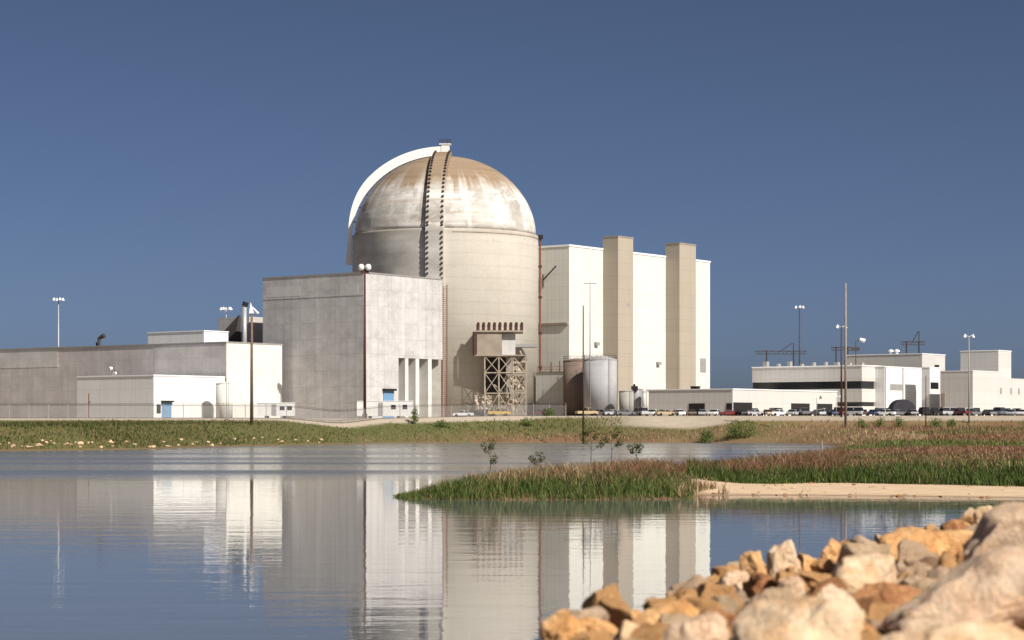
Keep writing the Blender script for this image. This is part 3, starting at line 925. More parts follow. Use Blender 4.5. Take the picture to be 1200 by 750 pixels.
# ------------------------------------------------------------------ right-hand buildings
def windows(t, rects, mat='glass', name="window"):
    for r in rects:
        MB().box(*r).build(name, M[mat], t)
GB2 = Grid(858.5, 476, 5.6)
zl = GB2.z(456.5)
l1, l2 = GB2.ly(757), GB2.lx(990)
t = GB2.thing("low_white_building", "long single storey white building with dark loading openings", "building")
MB().box(0, l2, 0, l1, 0, zl).build("wall", M['greysiding'], t)
MB().box(-0.15, l2 + 0.1, -0.15, l1 + 0.1, zl + 0.001, zl + 0.25).build("roof", M['lamp'], t)
zo = GB2.z(472.5)
for (a, c) in ((807.5, 826), (851.5, 857.8)):
    MB().box(-0.10, 0.06, GB2.ly(c), GB2.ly(a), 0, zo).build("loading_opening", M['dark'], t)
for (a, c) in ((859.2, 881), (927, 948.5), (957.5, 975)):
    MB().box(GB2.lx(a), GB2.lx(c), -0.10, 0.06, 0, zo + 0.2).build("loading_opening", M['dark'], t)
rv = thing("roof_vent_box", "small dark vent box on the low white building's roof", "vent", (*GB2.w(1.0, GB2.ly(814, 1.0)), 5.6 + zl + 0.25), BROT)
MB().box(-0.5, 0.5, -1.2, 0.8, 0, 0.5).box(-0.6, 0.6, -1.3, 0.9, 0.502, 0.65).build("housing", M['dark'], rv)

GO = Grid(1010, 512, 5.6)
zo_ = GO.z(429)
l1, l2 = GO.ly(881.5), GO.lx(1036)
t = GO.thing("office_building", "two storey grey and white office with continuous dark window bands", "office building")
zb1, zb0 = GO.z(446.5), GO.z(455.5)
zc1, zc0 = GO.z(471), GO.z(476)
MB().box(0, l2, 0, l1, zb1, zo_).box(0, l2, 0, l1, zc1, zb0).box(0, l2, 0, l1, 0, zc0).build("wall", M['greysiding'], t)
MB().box(0.35, l2 - 0.01, 0.35, l1 - 0.01, zb0 + 0.001, zb1 - 0.001).build("window_band", M['glass'], t)
MB().box(0.35, l2 - 0.01, 0.35, l1 - 0.01, zc0 + 0.001, zc1 - 0.001).build("window_band", M['glass'], t)
MB().box(-0.15, l2 + 0.1, -0.15, l1 + 0.1, zo_ + 0.001, zo_ + 0.3).build("roof", M['lamp'], t)
b = MB()
for i in range(9):
    y = 2 + i * 3.4
    b.box(4, 5.2, y, y + random.uniform(0.5, 1.6), zo_ + 0.31, zo_ + random.uniform(0.9, 1.8))
b.build("roof_units", M['grey'], t)

GC = Grid(1080.5, 545, 5.6)
t = GC.thing("rear_office_block", "taller grey block with bright white end behind the banded office", "building")
zc = GC.z(415)
MB().box(0, GC.lx(1107.5), 0, GC.ly(992), 0, zc).build("wall", M['greysiding'], t)
MB().box(-0.12, GC.lx(1107.5) + 0.1, -0.12, GC.ly(992), zc + 0.001, zc + 0.25).build("roof", M['lamp'], t)
for px in (1044, 1051):
    bl = thing("roof_vent", "white mushroom vent on the grey block, %s of the two" % ("left" if px == 1044 else "right"), "vent", (*GC.w(1.0, GC.ly(px, 1.0)), 5.6 + zc + 0.25), 0, "white mushroom vents")
    MB().lathe([(0.35, 0), (0.35, 0.5), (0.75, 0.55), (0.75, 0.9), (0.3, 1.2)], 12).build("cowl", M['lamp'], bl)

GM = Grid(1036.5, 516, 5.6)
t = GM.thing("white_middle_block", "plain white block with one grey recess right of the banded office", "building")
zm = GM.z(430)
lm = GM.lx(1083)
MB().box(0, lm, 0, 9, 0, zm).build("wall", M['white'], t)
MB().box(-0.1, lm + 0.1, -0.1, 9, zm + 0.001, zm + 0.22).build("roof", M['lamp'], t)
MB().box(GM.lx(1043), GM.lx(1058), -0.09, 0.1, GM.z(457, 4), GM.z(450, 4)).build("vent", M['grey'], t)
b = MB()
for px in (1036.9, 1057.5):
    b.box(GM.lx(px), GM.lx(px) + 0.35, -0.14, 0.1, 0, zm - 0.1)
b.build("pilaster", M['browndeck'], t)
GE = Grid(1089.5, 520, 5.6)
t = GE.thing("narrow_white_wing", "narrow white wing with a dark square window", "building")
ze = GE.z(431)
MB().box(0, GE.lx(1101.5), 0, GE.ly(1080), 0, ze).build("wall", M['white'], t)
MB().box(GE.lx(1090.5), GE.lx(1099.5), -0.08, 0.1, GE.z(455.5), GE.z(448)).build("window", M['glass'], t)
MB().box(-0.1, GE.lx(1101.5) + 0.08, -0.1, GE.ly(1080), ze + 0.001, ze + 0.22).build("roof", M['lamp'], t)
hl = thing("wall_lamp", "dark wall lamp high on the bright end of the rear grey block", "lamp", (*GC.w(GC.lx(1096), -0.02), pyZ(430, 552)), BROT)
MB().box(-0.5, 0.5, -0.9, 0, -0.3, 0.5).build("head", M['dark'], hl)

GD = Grid(1140, 505, 5.6)
t = GD.thing("warehouse", "low warehouse with grey left side and long cream front", "building")
zd = GD.z(435)
MB().box(0, GD.lx(1176), 0, GD.ly(1102), 0, zd).build("wall", M['greysiding'], t)
zd2 = GD.z(441.5)
MB().box(GD.lx(1176) + 0.001, GD.lx(1260), 0, 16, 0, zd2).build("front_wing", M['greysiding'], t)
MB().box(-0.1, GD.lx(1176), -0.1, GD.ly(1102), zd + 0.001, zd + 0.2).build("roof", M['lamp'], t)
d = MB().box(-0.12, 0.1, GD.ly(1107.5), GD.ly(1102.3), 0, GD.z(461, 0, 12)).build("door", M['browndeck'], t)
for px in (1172, 1184, 1193):
    MB().box(GD.lx(px), GD.lx(px) + 0.9, -0.1, 0.1, GD.z(461, 10), GD.z(454, 10)).build("window", M['grey'], t)
GT = Grid(1170, 525, 5.6)
t = GT.thing("warehouse_tower", "square grey tower with a white right side above the warehouse", "building")
zt = GT.z(411)
MB().box(0, GT.lx(1185), 0, GT.ly(1125.5), 0, zt).build("wall", M['greysiding'], t)
MB().box(-0.1, GT.lx(1185) + 0.1, -0.1, GT.ly(1125.5) + 0.1, zt + 0.001, zt + 0.2).build("roof", M['lamp'], t)

# dark rounded shelter
SY = 470
sh = thing("rounded_shelter", "dark barrel-roofed canopy among parked cars before the white middle block", "shelter", (pxX(1056.5, SY), SY, 5.65))
rr = 14.2 / FPX * SY
b = MB()
prof = [(rr * math.cos(R(a)), 0.25 + (pyZ(468, SY) - 5.9) * math.sin(R(a)) ** 0.8) for a in range(0, 181, 12)]
b.extr(prof, -3, 3).build("canopy", mat_plain("dark_canvas", (0.045, 0.045, 0.055), 0.8), sh)
b = MB()
for x in (-rr * 0.97, rr * 0.97):
    for y in (-2.6, 2.6): b.tube((x, y, 0), (x, y, 0.5), 0.1, n=6)
b.build("post", M['dsteel'], sh)

# ------------------------------------------------------------------ trailers
def trailer(px0, px1, ytop, Y, label):
    base = h1(pxX(px0, Y), Y)
    X0, X1 = pxX(px0, Y), pxX(px1, Y)
    t = thing("site_trailer", label, "trailer", ((X0 + X1) / 2, Y, base))
    H = pyZ(ytop, Y) - base
    w = (X1 - X0) / 2
    MB().box(-w, w, -1.4, 1.4, 0.55, H).build("body", M['white'], t)
    MB().box(-w - 0.1, w + 0.1, -1.5, 1.5, H + 0.002, H + 0.12).build("roof", M['lamp'], t)
    for sx in (-w * 0.5, w * 0.5):
        MB().tube((sx, -1.2, 0.35), (sx, 1.2, 0.35), 0.35, n=12).build("wheel", M['rubber'], t)
    MB().box(-w * 0.2, -w * 0.2 + 1.0, -1.46, -1.3, 0.6, H - 0.25).build("door", M['grey'], t)
    b = MB()
    for sx in (w * 0.25, w * 0.65): b.box(sx, sx + 1.0, -1.46, -1.3, H * 0.55, H * 0.8)
    b.build("window", M['glass'], t)
trailer(417, 484, 470.5, 451, "long white site trailer below the slotted concrete wall")
trailer(302, 345, 472.5, 440, "short white site trailer beside the white end wall")

# ------------------------------------------------------------------ poles
def pole(px, ybase, ytop, Y, mat, label, r=0.16, lamps=0, arm=0.0, name="light_pole", group=None, base=None, arms=1, cat="light pole"):
    X = pxX(px, Y)
    z0 = h1(X, Y) - 0.05 if base is None else base
    t = thing(name, label, cat, (X, Y, z0), 0, group)
    H = pyZ(ytop, Y) - z0
    MB().tube((0, 0, 0), (0, 0, H), r, r * 0.6, 10).build("shaft", M[mat], t, True)
    if arm:
        b = MB()
        for i in range(arms):
            z = H - 0.3 - i * 1.2
            b.box(-arm, arm, -0.08, 0.08, z, z + 0.2)
        b.build("crossarm", M[mat], t)
    if lamps:
        n = lamps
        for i in range(n):
            a = 2 * math.pi * i / n + 0.5
            d = Vector((math.cos(a), math.sin(a) * 0.8, 0)) * (0.9 + 0.05 * n)
            b = MB().tube(Vector((0, 0, H - 0.1)), d + Vector((0, 0, H + 0.25)), 0.05, n=5)
            b.tube(d + Vector((0, 0, H + 0.42)), d * 1.15 + Vector((0, 0, H - 0.25)), 0.15, 0.36, 10)
            b.build("lamp_head", M['lamp'], t)
    return t
pole(68.5, 0, 351, 522, 'galv', "slender light pole rising behind the long concrete building's left part", 0.24, 4, base=5.0)
pole(265, 0, 362, 500, 'galv', "light pole rising behind the roof penthouse", 0.22, 5, base=5.0)
t = pole(295, 0, 360, 398, 'wood', "tall brown wooden pole in front of the white end wall", 0.34, 0, name="utility_pole", cat="utility pole")
H = pyZ(360, 398) - t.location.z
MB().add([(-0.5, -0.3, H - 1.2), (0.5, -0.3, H - 1.2), (-0.2, -0.3, H + 0.9), (-0.5, 0.3, H - 1.2), (0.5, 0.3, H - 1.2), (-0.2, 0.3, H + 0.9)],
         [(0, 1, 2), (5, 4, 3), (0, 3, 4, 1), (1, 4, 5, 2), (2, 5, 3, 0)]).tube((0.1, 0, H), (1.3, -0.3, H - 1.3), 0.12, 0.28, 8).build("lamp_head", M['lamp'], t)
t = pole(427.5, 0, 309, 447, 'maroon', "tallest dark red mast with twin lamps at the concrete block's near corner", 0.34, 0, name="light_mast", cat="light mast")
H = pyZ(314, 447) - t.location.z
MB().box(-0.9, 0.9, -0.2, 0.2, H - 1.2, H - 0.5).build("crossarm", M['maroon'], t)
for sx in (-0.75, 0.75):
    MB().lathe([(0.25, H - 0.6), (0.62, H - 0.2), (0.66, H + 0.4), (0.35, H + 0.8)], 14, (sx, -0.2)).build("lamp_head", M['lamp'], t, True)
MB().box(-0.5, 0.5, -0.4, 0.4, 0, 1.1).build("base_box", M['maroon'], t)
pole(683.5, 0, 358, 432, 'maroon', "thin dark red pole before the brown tank", 0.2, 0, name="utility_pole", cat="utility pole")
t = pole(691.5, 0, 331, 466, 'grey', "thin grey pole with small crossarm before the silver tank", 0.17, 0, 1.5, name="utility_pole", cat="utility pole")
pole(937, 0, 360, 560, 'dsteel', "dark light pole rising behind the banded office", 0.26, 3, base=5.6)
pole(991, 0, 332, 424, 'palewood', "tallest pale wooden pole in front of the office", 0.31, 0, name="utility_pole", cat="utility pole")
pole(986, 0, 383, 448, 'maroon', "dark pole with small lamp close behind the tallest pale wooden pole", 0.24, 2)
pole(1135.5, 0, 394, 436, 'grey', "thin light pole with twin lamps before the warehouse tower", 0.17, 2)
pole(1085, 0, 440, 432, 'maroon', "short thin dark post before the narrow white wing", 0.13, 0, name="post", cat="post")
pole(957, 0, 466, 452, 'grey', "short yard lamp left of its twin by the loading openings", 0.1, 1)
pole(980, 0, 465, 452, 'grey', "short yard lamp just left of the tall wooden pole", 0.1, 1)
pole(659, 0, 474, 463, 'rust', "short red post at the brown tank's left foot", 0.13, 0, name="post", cat="post")
t = pole(1003, 0, 400, 530, 'dsteel', "dark floodlight mast with one white lamp on a side arm behind the office", 0.2, 0, base=5.6, name="light_mast", cat="light mast")
H = pyZ(400, 530) - 5.6
MB().tube((0, 0, H), (1.2, 0, H + 0.4), 0.1, n=6).build("side_arm", M['dsteel'], t)
MB().tube((1.0, 0, H + 0.55), (2.3, 0, H + 0.1), 0.4, 0.55, 10).build("lamp_head", M['lamp'], t)
MB().box(-1.0, 0.9, -0.3, 0.3, H - 2.4, H - 1.5).build("bracket", M['dsteel'], t)

def gantry(px0, px1, ybeam, ytop, Y, label, diag=True):
    X0, X1 = pxX(px0, Y), pxX(px1, Y)
    t = thing("line_gantry", label, "gantry", ((X0 + X1) / 2, Y, 5.6))
    w = (X1 - X0) / 2
    H = pyZ(ybeam, Y) - 5.6
    b = MB()
    for x in (-w * 0.55, w * 0.5): b.tube((x, 0, 0), (x, 0, H + 0.6), 0.22, n=6)
    b.build("leg", M['dsteel'], t)
    b = MB()
    for dz in (-0.45, 0.45): b.tube((-w, 0, H + dz), (w, 0, H + dz), 0.13, n=5)
    n = 12
    for i in range(n):
        x0, x1 = -w + 2 * w * i / n, -w + 2 * w * (i + 1) / n
        b.tube((x0, 0, H - 0.45 if i % 2 else H + 0.45), (x1, 0, H + 0.45 if i % 2 else H - 0.45), 0.09, n=4)
    b.build("beam", M['dsteel'], t)
    if diag:
        Ht = pyZ(ytop, Y) - 5.6
        MB().tube((-w * 0.1, 0, H), (w * 0.45, 0, Ht), 0.14, n=5).tube((w * 0.5, 0, H), (w * 0.5, 0, Ht), 0.14, n=5).build("boom", M['dsteel'], t)
    return t
gantry(885, 945, 413, 402, 640, "wide thin line gantry behind the office's left half")
gantry(974, 1000, 408.5, 398, 640, "narrow line gantry behind the tall wooden pole", False)
gantry(1056, 1084, 402, 388, 600, "line gantry with raised boom behind the rear grey block")

# ------------------------------------------------------------------ fence
def build_fence():
    k = NB("chain_link")
    o = k.coord()
    x, y, z = k.sep(o)
    p = k.math('ADD', k.math('FRACT', k.math('MULTIPLY', k.math('ADD', x, z), 5.0)), 0.0)
    q = k.math('FRACT', k.math('MULTIPLY', k.math('SUBTRACT', x, z), 5.0))
    f = k.math('MAXIMUM', k.math('LESS_THAN', p, 0.16), k.math('LESS_THAN', q, 0.16))
    m = k.done((0.22, 0.21, 0.21), 0.6)
    tr = k.t.nodes.new("ShaderNodeBsdfTransparent")
    mx = k.t.nodes.new("ShaderNodeMixShader")
    k.t.links.new(f, mx.inputs[0])
    k.t.links.new(tr.outputs[0], mx.inputs[1])
    k.t.links.new(k.b.outputs[0], mx.inputs[2])
    k.t.links.new(mx.outputs[0], k.t.nodes["Material Output"].inputs[0])
    t = thing("chain_link_fence", "long chain link security fence along the bank before the concrete buildings", "fence", (0, 0, 0))
    pan, rail = MB(), MB()
    xs_ = np.arange(-150, 13, 3.6)
    prev = None
    for x in xs_:
        y = float(edgeY(x)) + 2.0
        z0 = h1(x, y)
        MB().tube((x, y, z0 - 0.1), (x, y, z0 + 2.6), 0.075, n=6).tube((x, y, z0 + 2.55), (x - 0.1, y - 0.4, z0 + 2.95), 0.05, n=5).build("post", M['grey'], t)
        if prev:
            (xa, ya, za) = prev
            pan.add([(xa, ya, za), (x, y, z0), (x, y, z0 + 2.5), (xa, ya, za + 2.5)], [(0, 1, 2, 3)])
            for zz in (0.1, 2.5): rail.tube((xa, ya, za + zz), (x, y, z0 + zz), 0.04, n=5)
            for i in range(3):
                rail.tube((xa - 0.03 * i, ya - 0.13 * i, za + 2.62 + 0.13 * i), (x - 0.03 * i, y - 0.13 * i, z0 + 2.62 + 0.13 * i), 0.02, n=3)
        prev = (x, y, z0)
    pan.build("wire_mesh", m, t)
    rail.build("rail", M['dsteel'], t)
build_fence()

# ------------------------------------------------------------------ parked vehicles
PAINT = {'white': (0.75, 0.75, 0.73), 'silver': (0.42, 0.42, 0.44), 'grey': (0.16, 0.16, 0.17), 'black': (0.02, 0.02, 0.022), 'dark red': (0.16, 0.02, 0.022),
         'dark blue': (0.03, 0.045, 0.11), 'brown': (0.12, 0.07, 0.045), 'tan': (0.45, 0.34, 0.2), 'yellow': (0.55, 0.36, 0.06), 'red': (0.36, 0.04, 0.03)}
PM = {}
for k_, c in PAINT.items():
    PM[k_] = mat_plain("car_paint_" + k_.replace(' ', '_'), c, 0.3, 0.05, 1.0, 0.5)
def body_profile(kind):
    if kind == 'sedan':
        body = [(-2.25, 0.35), (2.25, 0.32), (2.3, 0.62), (2.1, 0.82), (0.95, 0.92), (-1.5, 0.95), (-2.2, 0.9), (-2.3, 0.6)]
        roof = [(1.0, 0.9), (0.35, 1.38), (-0.95, 1.4), (-1.65, 0.93)]
    elif kind == 'pickup':
        body = [(-2.6, 0.5), (2.5, 0.48), (2.55, 0.85), (2.35, 1.05), (1.1, 1.12), (-2.6, 1.1)]
        roof = [(1.1, 1.1), (0.6, 1.75), (-0.5, 1.78), (-0.6, 1.1)]
    else:
        body = [(-2.4, 0.42), (2.4, 0.4), (2.45, 0.8), (1.9, 1.05), (-2.4, 1.1)]
        roof = [(1.85, 1.04), (1.15, 1.85), (-2.25, 1.9), (-2.4, 1.09)]
    return body, roof
PROTO = {}
def vehicle(kind, colour):
    key = (kind, colour)
    if key in PROTO:
        return copy_tree(PROTO[key]), False
    body, roof = body_profile(kind)
    t = thing({'sedan': 'parked_car', 'pickup': 'pickup_truck', 'van': 'parked_van'}[kind], "", "car")
    src = [PROTO[q] for q in PROTO if q[0] == kind]
    if src:
        for ch in src[0].children:
            c = ch.copy(); col.objects.link(c); c.parent = t
            if ch.name.startswith(("body", "cabin_roof")):
                c.data = ch.data.copy(); c.data.materials[0] = PM[colour]
    else:
        b = MB().extr(body, -0.86, 0.86)
        o = b.build("body", PM[colour], t)
        mod = None
        n = len(roof)
        cab = MB()
        lo = [(x, s * 0.80, z) for s in (-1, 1) for (x, z) in (roof[0], roof[3])]
        hi = [(x, s * 0.66, z) for s in (-1, 1) for (x, z) in (roof[1], roof[2])]
        cab.add(lo + hi, [(0, 1, 5, 4), (3, 2, 6, 7), (2, 0, 4, 6), (1, 3, 7, 5), (4, 5, 7, 6)])
        cab.build("windows", M['carglass'], t)
        (xa, za), (xb, zb) = roof[1], roof[2]
        MB().box(min(xa, xb) - 0.03, max(xa, xb) + 0.05, -0.68, 0.68, za + 0.005, max(za, zb) + 0.05).box((xa + xb) / 2 - 0.06, (xa + xb) / 2 + 0.06, -0.80, 0.80, za - 0.5, za + 0.004).build("cabin_roof", PM[colour], t)
        for wx in (-1.4, 1.45):
            for wy in (-0.8, 0.8):
                MB().tube((wx, wy - 0.1, 0.33), (wx, wy + 0.1, 0.33), 0.33, n=14).build("wheel", M['rubber'], t)
    PROTO[key] = t
    return t, True
CARS = []
rc = random.Random(11)
kinds = ['sedan'] * 7 + ['pickup'] * 2 + ['van']
pal = ['white', 'silver', 'grey', 'black', 'dark red', 'dark red', 'dark blue', 'brown', 'white', 'grey', 'silver', 'silver', 'tan']
x = 688.0
while x < 1200:
    CARS.append((x, 466 + rc.uniform(-1, 1), rc.choice(kinds), rc.choice(pal), rc.choice([60, 115, 80, 20, 150, 95])))
    x += rc.uniform(12.5, 18)
x = 884.0
while x < 1198:
    CARS.append((x, 480 + rc.uniform(-1, 1), rc.choice(['sedan', 'van', 'pickup']), rc.choice(pal), rc.choice([60, 115, 80, 30])))
    x += rc.uniform(20, 30)
CARS += [(543, 467, 'sedan', 'white', 172), (585, 468, 'pickup', 'yellow', 8), (634, 467, 'sedan', 'dark red', 150), (557, 470, 'sedan', 'black', 10),
         (1112, 484, 'van', 'white', 5), (1133, 485, 'van', 'white', 8), (1177, 484, 'van', 'white', 4), (1190, 485, 'pickup', 'white', 6)]
SPOT = [(0, 530, "by the rust red ladder"), (530, 575, "at the left of the braced hatch tower"), (575, 605, "below the braced hatch tower"), (605, 660, "between the hatch tower and the brown tank"),
        (660, 700, "below the brown tank"), (700, 724, "below the silver tank"), (724, 760, "before the small tanks"), (760, 806, "before the low white building's grey end"),
        (806, 850, "by the left loading opening"), (850, 890, "behind the larger bank bush"), (890, 926, "left of the yard lamps"), (926, 956, "before the middle loading opening"),
        (956, 984, "between the two yard lamps"), (984, 1012, "by the tall wooden pole"), (1012, 1040, "before the office's white corner"), (1040, 1075, "beside the dark canopy"),
        (1075, 1100, "before the narrow white wing"), (1100, 1130, "before the warehouse's grey side"), (1130, 1165, "by the twin lamp pole"), (1165, 1260, "before the long cream warehouse front")]
ORD = ["first", "second", "third", "fourth", "fifth", "sixth"]
lab = {}
for c in CARS:
    sp_ = next(s for a, b_, s in SPOT if a <= c[0] < b_)
    row = "rear row " if 474 < c[1] < 482 else ""
    key = f"{row}{c[3]} {'car' if c[2] == 'sedan' else c[2]}"
    lab.setdefault((key, sp_), []).append(c)
LABEL = {}
for (key, sp_), cs in lab.items():
    cs.sort()
    for i, c in enumerate(cs):
        LABEL[c] = f"{key} parked {sp_}" + (f", {ORD[i]} from the left there" if len(cs) > 1 else "")
for c in CARS:
    t, _ = vehicle(c[2], c[3])
    X = pxX(c[0], c[1])
    t.location = (X, c[1], h1(X, c[1]))
    t.rotation_euler = (0, 0, R(c[4]))
    tag(t, LABEL[c], {'sedan': 'car', 'pickup': 'pickup truck', 'van': 'van'}[c[2]], "vehicles parked in the plant yard")

# ------------------------------------------------------------------ vegetation
def blade_mesh(name, base, hgt, wid, lean, tint, mat):
    """base Nx3, hgt N, wid N, lean Nx2 (tip offset), tint Nx3: one bent blade each"""
    n = len(base)
    ang = rng.uniform(0, math.pi, n)
    dx, dy = np.cos(ang) * wid / 2, np.sin(ang) * wid / 2
    P = np.zeros((n, 5, 3))
    P[:, 0] = base + np.stack([-dx, -dy, np.full(n, -0.03)], 1)
    P[:, 1] = base + np.stack([dx, dy, np.full(n, -0.03)], 1)
    mid = base + np.stack([lean[:, 0] * 0.35, lean[:, 1] * 0.35, hgt * 0.6], 1)
    P[:, 2] = mid + np.stack([dx * 0.75, dy * 0.75, np.zeros(n)], 1)
    P[:, 3] = mid + np.stack([-dx * 0.75, -dy * 0.75, np.zeros(n)], 1)
    P[:, 4] = base + np.stack([lean[:, 0], lean[:, 1], hgt], 1)
    i0 = (np.arange(n) * 5)[:, None]
    loops = (i0 + np.array([[0, 1, 2, 3, 3, 2, 4]])).ravel()
    ls = ((np.arange(n) * 7)[:, None] + np.array([[0, 4]])).ravel()
    lt = np.tile([4, 3], n)
    me = bpy.data.meshes.new(name)
    me.vertices.add(n * 5); me.vertices.foreach_set("co", P.ravel())
    me.loops.add(len(loops)); me.loops.foreach_set("vertex_index", loops)
    me.polygons.add(n * 2); me.polygons.foreach_set("loop_start", ls); me.polygons.foreach_set("loop_total", lt)
    me.update(); me.validate()
    C = np.concatenate([np.repeat(tint, 5, 0), np.ones((n * 5, 1))], 1)
    at = me.color_attributes.new("tint", 'FLOAT_COLOR', 'POINT')
    at.data.foreach_set("color", C.ravel())
    me.materials.append(mat)
    o = bpy.data.objects.new(name, me)
    col.objects.link(o)
    return o
def tints(n, cols, probs, jit=0.25):
    c = np.array(cols)[rng.choice(len(cols), n, p=np.array(probs) / sum(probs))]
    return np.clip(c * rng.uniform(1 - jit, 1 + jit, (n, 1)) * rng.uniform(0.93, 1.07, (n, 3)), 0, 1)
def scatter(n, x0, x1, y0, y1, persp=True):
    """points spread evenly as the eye sees them"""
    if persp:
        Y = 1.0 / rng.uniform(1 / y1, 1 / y0, n)
        tt = rng.uniform(x0, x1, n)
        return tt * Y, Y
    return rng.uniform(x0, x1, n), rng.uniform(y0, y1, n)
GREEN = [(0.075, 0.115, 0.026), (0.105, 0.15, 0.036), (0.05, 0.08, 0.02), (0.17, 0.18, 0.06)]
TAN = [(0.40, 0.29, 0.165), (0.33, 0.215, 0.115), (0.47, 0.36, 0.22), (0.24, 0.15, 0.08)]
RED = [(0.26, 0.125, 0.075), (0.21, 0.105, 0.065), (0.31, 0.18, 0.11), (0.16, 0.085, 0.05)]
OLIVE = [(0.155, 0.14, 0.05), (0.21, 0.18, 0.08), (0.12, 0.12, 0.043), (0.27, 0.20, 0.105)]
def stuff(name, label_cat, X, Y, h, w, tint, lean=0.25):
    Z = height(X, Y)
    ln = rng.normal(0, 1, (len(X), 2)) * (h * lean)[:, None]
    return tag(blade_mesh(name, np.stack([X, Y, Z], 1), h, w, ln, tint, M['grass']), kind="stuff")

# peninsula: green reeds along the front, tan and red grasses behind
X, Y = scatter(60000, -0.075, 0.087, 108.3, 135)
s = shore_dist(X, Y)
n_ = vnoise(X, Y, 2.2, 3)
k_ = (s > -0.15) & (s < 4.6 + 1.5 * n_) & (X < 10.2) & (rng.uniform(0, 1, len(X)) < 0.55 + 0.45 * n_)
X, Y, s, n_ = X[k_], Y[k_], s[k_], n_[k_]
cl = vnoise(X, Y, 0.55, 31) + 0.7 * vnoise(X, Y, 1.3, 32)
h = np.maximum(0.22, 0.46 + 0.62 * rng.uniform(0, 1, len(X)) ** 2.2 + 0.2 * n_ + 0.16 * cl) * (0.55 + 0.45 * sstep(0, 2.0, s)) * (0.36 + 0.52 * sstep(-7.0, -1.0, X))
stuff("reed_bed", "", X, Y, h, rng.uniform(0.025, 0.06, len(X)), np.where((cl + rng.normal(0, 0.5, len(X)) > 1.25)[:, None], tints(len(X), GREEN[3:] + TAN[:2], [2, 1, 1], 0.3), tints(len(X), GREEN + [(0.27, 0.20, 0.10)], [4, 5, 3, 2.5, 0.9], 0.4)), 0.32)
X, Y = scatter(70000, -0.03, 0.16, 113, 240)
s = shore_dist(X, Y)
n_ = vnoise(X, Y, 3.5, 5)
k_ = (s > 0.6) & (s + n_ * 1.5 > np.where(X < 10, 3.2, 11.5)) & (X < 46)
X, Y, s, n_ = X[k_], Y[k_], s[k_], n_[k_]
cl = vnoise(X, Y, 1.1, 35) + 0.8 * vnoise(X, Y, 2.7, 36)
h = 0.8 * np.maximum(0.25, 0.6 + 0.7 * rng.uniform(0, 1, len(X)) ** 1.7 + 0.25 * n_ + 0.2 * cl + 0.35 * sstep(8, 14, X))
T = np.where((sstep(4, 9, X + 3 * n_) > 0.5)[:, None], tints(len(X), RED + OLIVE[:2], [4, 3, 3, 3, 1, 1]), tints(len(X), TAN + OLIVE[:2] + RED[:1], [4, 3, 2, 2, 1.5, 1.2, 2]))
stuff("dry_grass", "", X, Y, h, rng.uniform(0.02, 0.07, len(X)), np.where((cl + rng.normal(0, 0.4, len(X)) > 0.8)[:, None], tints(len(X), OLIVE + TAN, [2, 2, 2, 1, 1, 1, 1, 1]), T), 0.38)
X, Y = rng.uniform(8.8, 12.2, 2600), rng.uniform(109.5, 121, 2600)
s = shore_dist(X, Y)
k_ = (s > 0.15) & (vnoise(X, Y, 1.0, 41) + 1.2 * sstep(11.6, 9.6, X) > 0.55)
X, Y = X[k_], Y[k_]
stuff("dry_grass", "", X, Y, 0.25 + 0.6 * rng.uniform(0, 1, len(X)) ** 1.6, rng.uniform(0.02, 0.06, len(X)), tints(len(X), TAN + OLIVE[:2] + GREEN[:1], [3, 2, 2, 2, 2, 1, 1.5]), 0.4)
# right: dark green reeds behind the sand strip
X, Y = scatter(60000, 0.085, 0.29, 117, 145)
s = shore_dist(X, Y)
n_ = vnoise(X, Y, 3.0, 8)
k_ = (s > 8.0 + 0.8 * n_) & (s < 12.5 + 2.2 * n_ + rng.normal(0, 0.8, len(X))) & (X > 10.5 + 0.8 * n_)
X, Y, s, n_ = X[k_], Y[k_], s[k_], n_[k_]
cl = vnoise(X, Y, 0.8, 33) + 0.7 * vnoise(X, Y, 1.9, 34)
h = np.maximum(0.2, 0.46 + 0.6 * rng.uniform(0, 1, len(X)) ** 2 + 0.2 * n_ + 0.2 * cl) * sstep(6.5, 11, s + 1.0)
stuff("reed_bed", "", X, Y, h, rng.uniform(0.03, 0.07, len(X)), np.where((cl + rng.normal(0, 0.5, len(X)) > 1.1)[:, None], tints(len(X), OLIVE + TAN[:1], [2, 2, 2, 1, 1]), tints(len(X), GREEN, [3, 2, 4, 1], 0.4)), 0.32)
# marsh behind
X, Y = scatter(110000, 0.03, 0.31, 128, 452)
s = shore_dist(X, Y)
n_, n2 = vnoise(X, Y, 9.0, 11), vnoise(X, Y * 0.6, 20.0, 13)
dE = edgeY(X) - Y
k_ = (s > 1.0) & ((s > 18) | (Y > 160)) & (dE > 9.5)
X, Y, s, n_, n2, dE = X[k_], Y[k_], s[k_], n_[k_], n2[k_], dE[k_]
h = (0.45 + 0.45 * rng.uniform(0, 1, len(X)) + 0.15 * n_) * (0.8 + 0.2 * sstep(200, 350, Y))
pick = n2 + 0.5 * n_ + rng.normal(0, 0.25, len(X))
T = tints(len(X), RED + TAN[:2], [3, 3, 3, 2, 1, 1.5])
T = np.where((pick > 0.15)[:, None], tints(len(X), OLIVE + TAN[:1], [3, 2, 3, 1, 1]), T)
T = np.where((pick > 0.62)[:, None], tints(len(X), GREEN, [2, 3, 1, 2]), T)
T = np.where(((s < 14) & (Y > 300) & (rng.uniform(0, 1, len(X)) < 0.75))[:, None], tints(len(X), TAN, [3, 2, 3, 1]), T)
T = np.where(((dE < 26 + 10 * n_) & (n2 > -0.1) & (rng.uniform(0, 1, len(X)) < 0.8))[:, None], tints(len(X), GREEN, [3, 2, 3, 1]), T)
stuff("marsh_grass", "", X, Y, h, rng.uniform(0.06, 0.16, len(X)), T, 0.35)
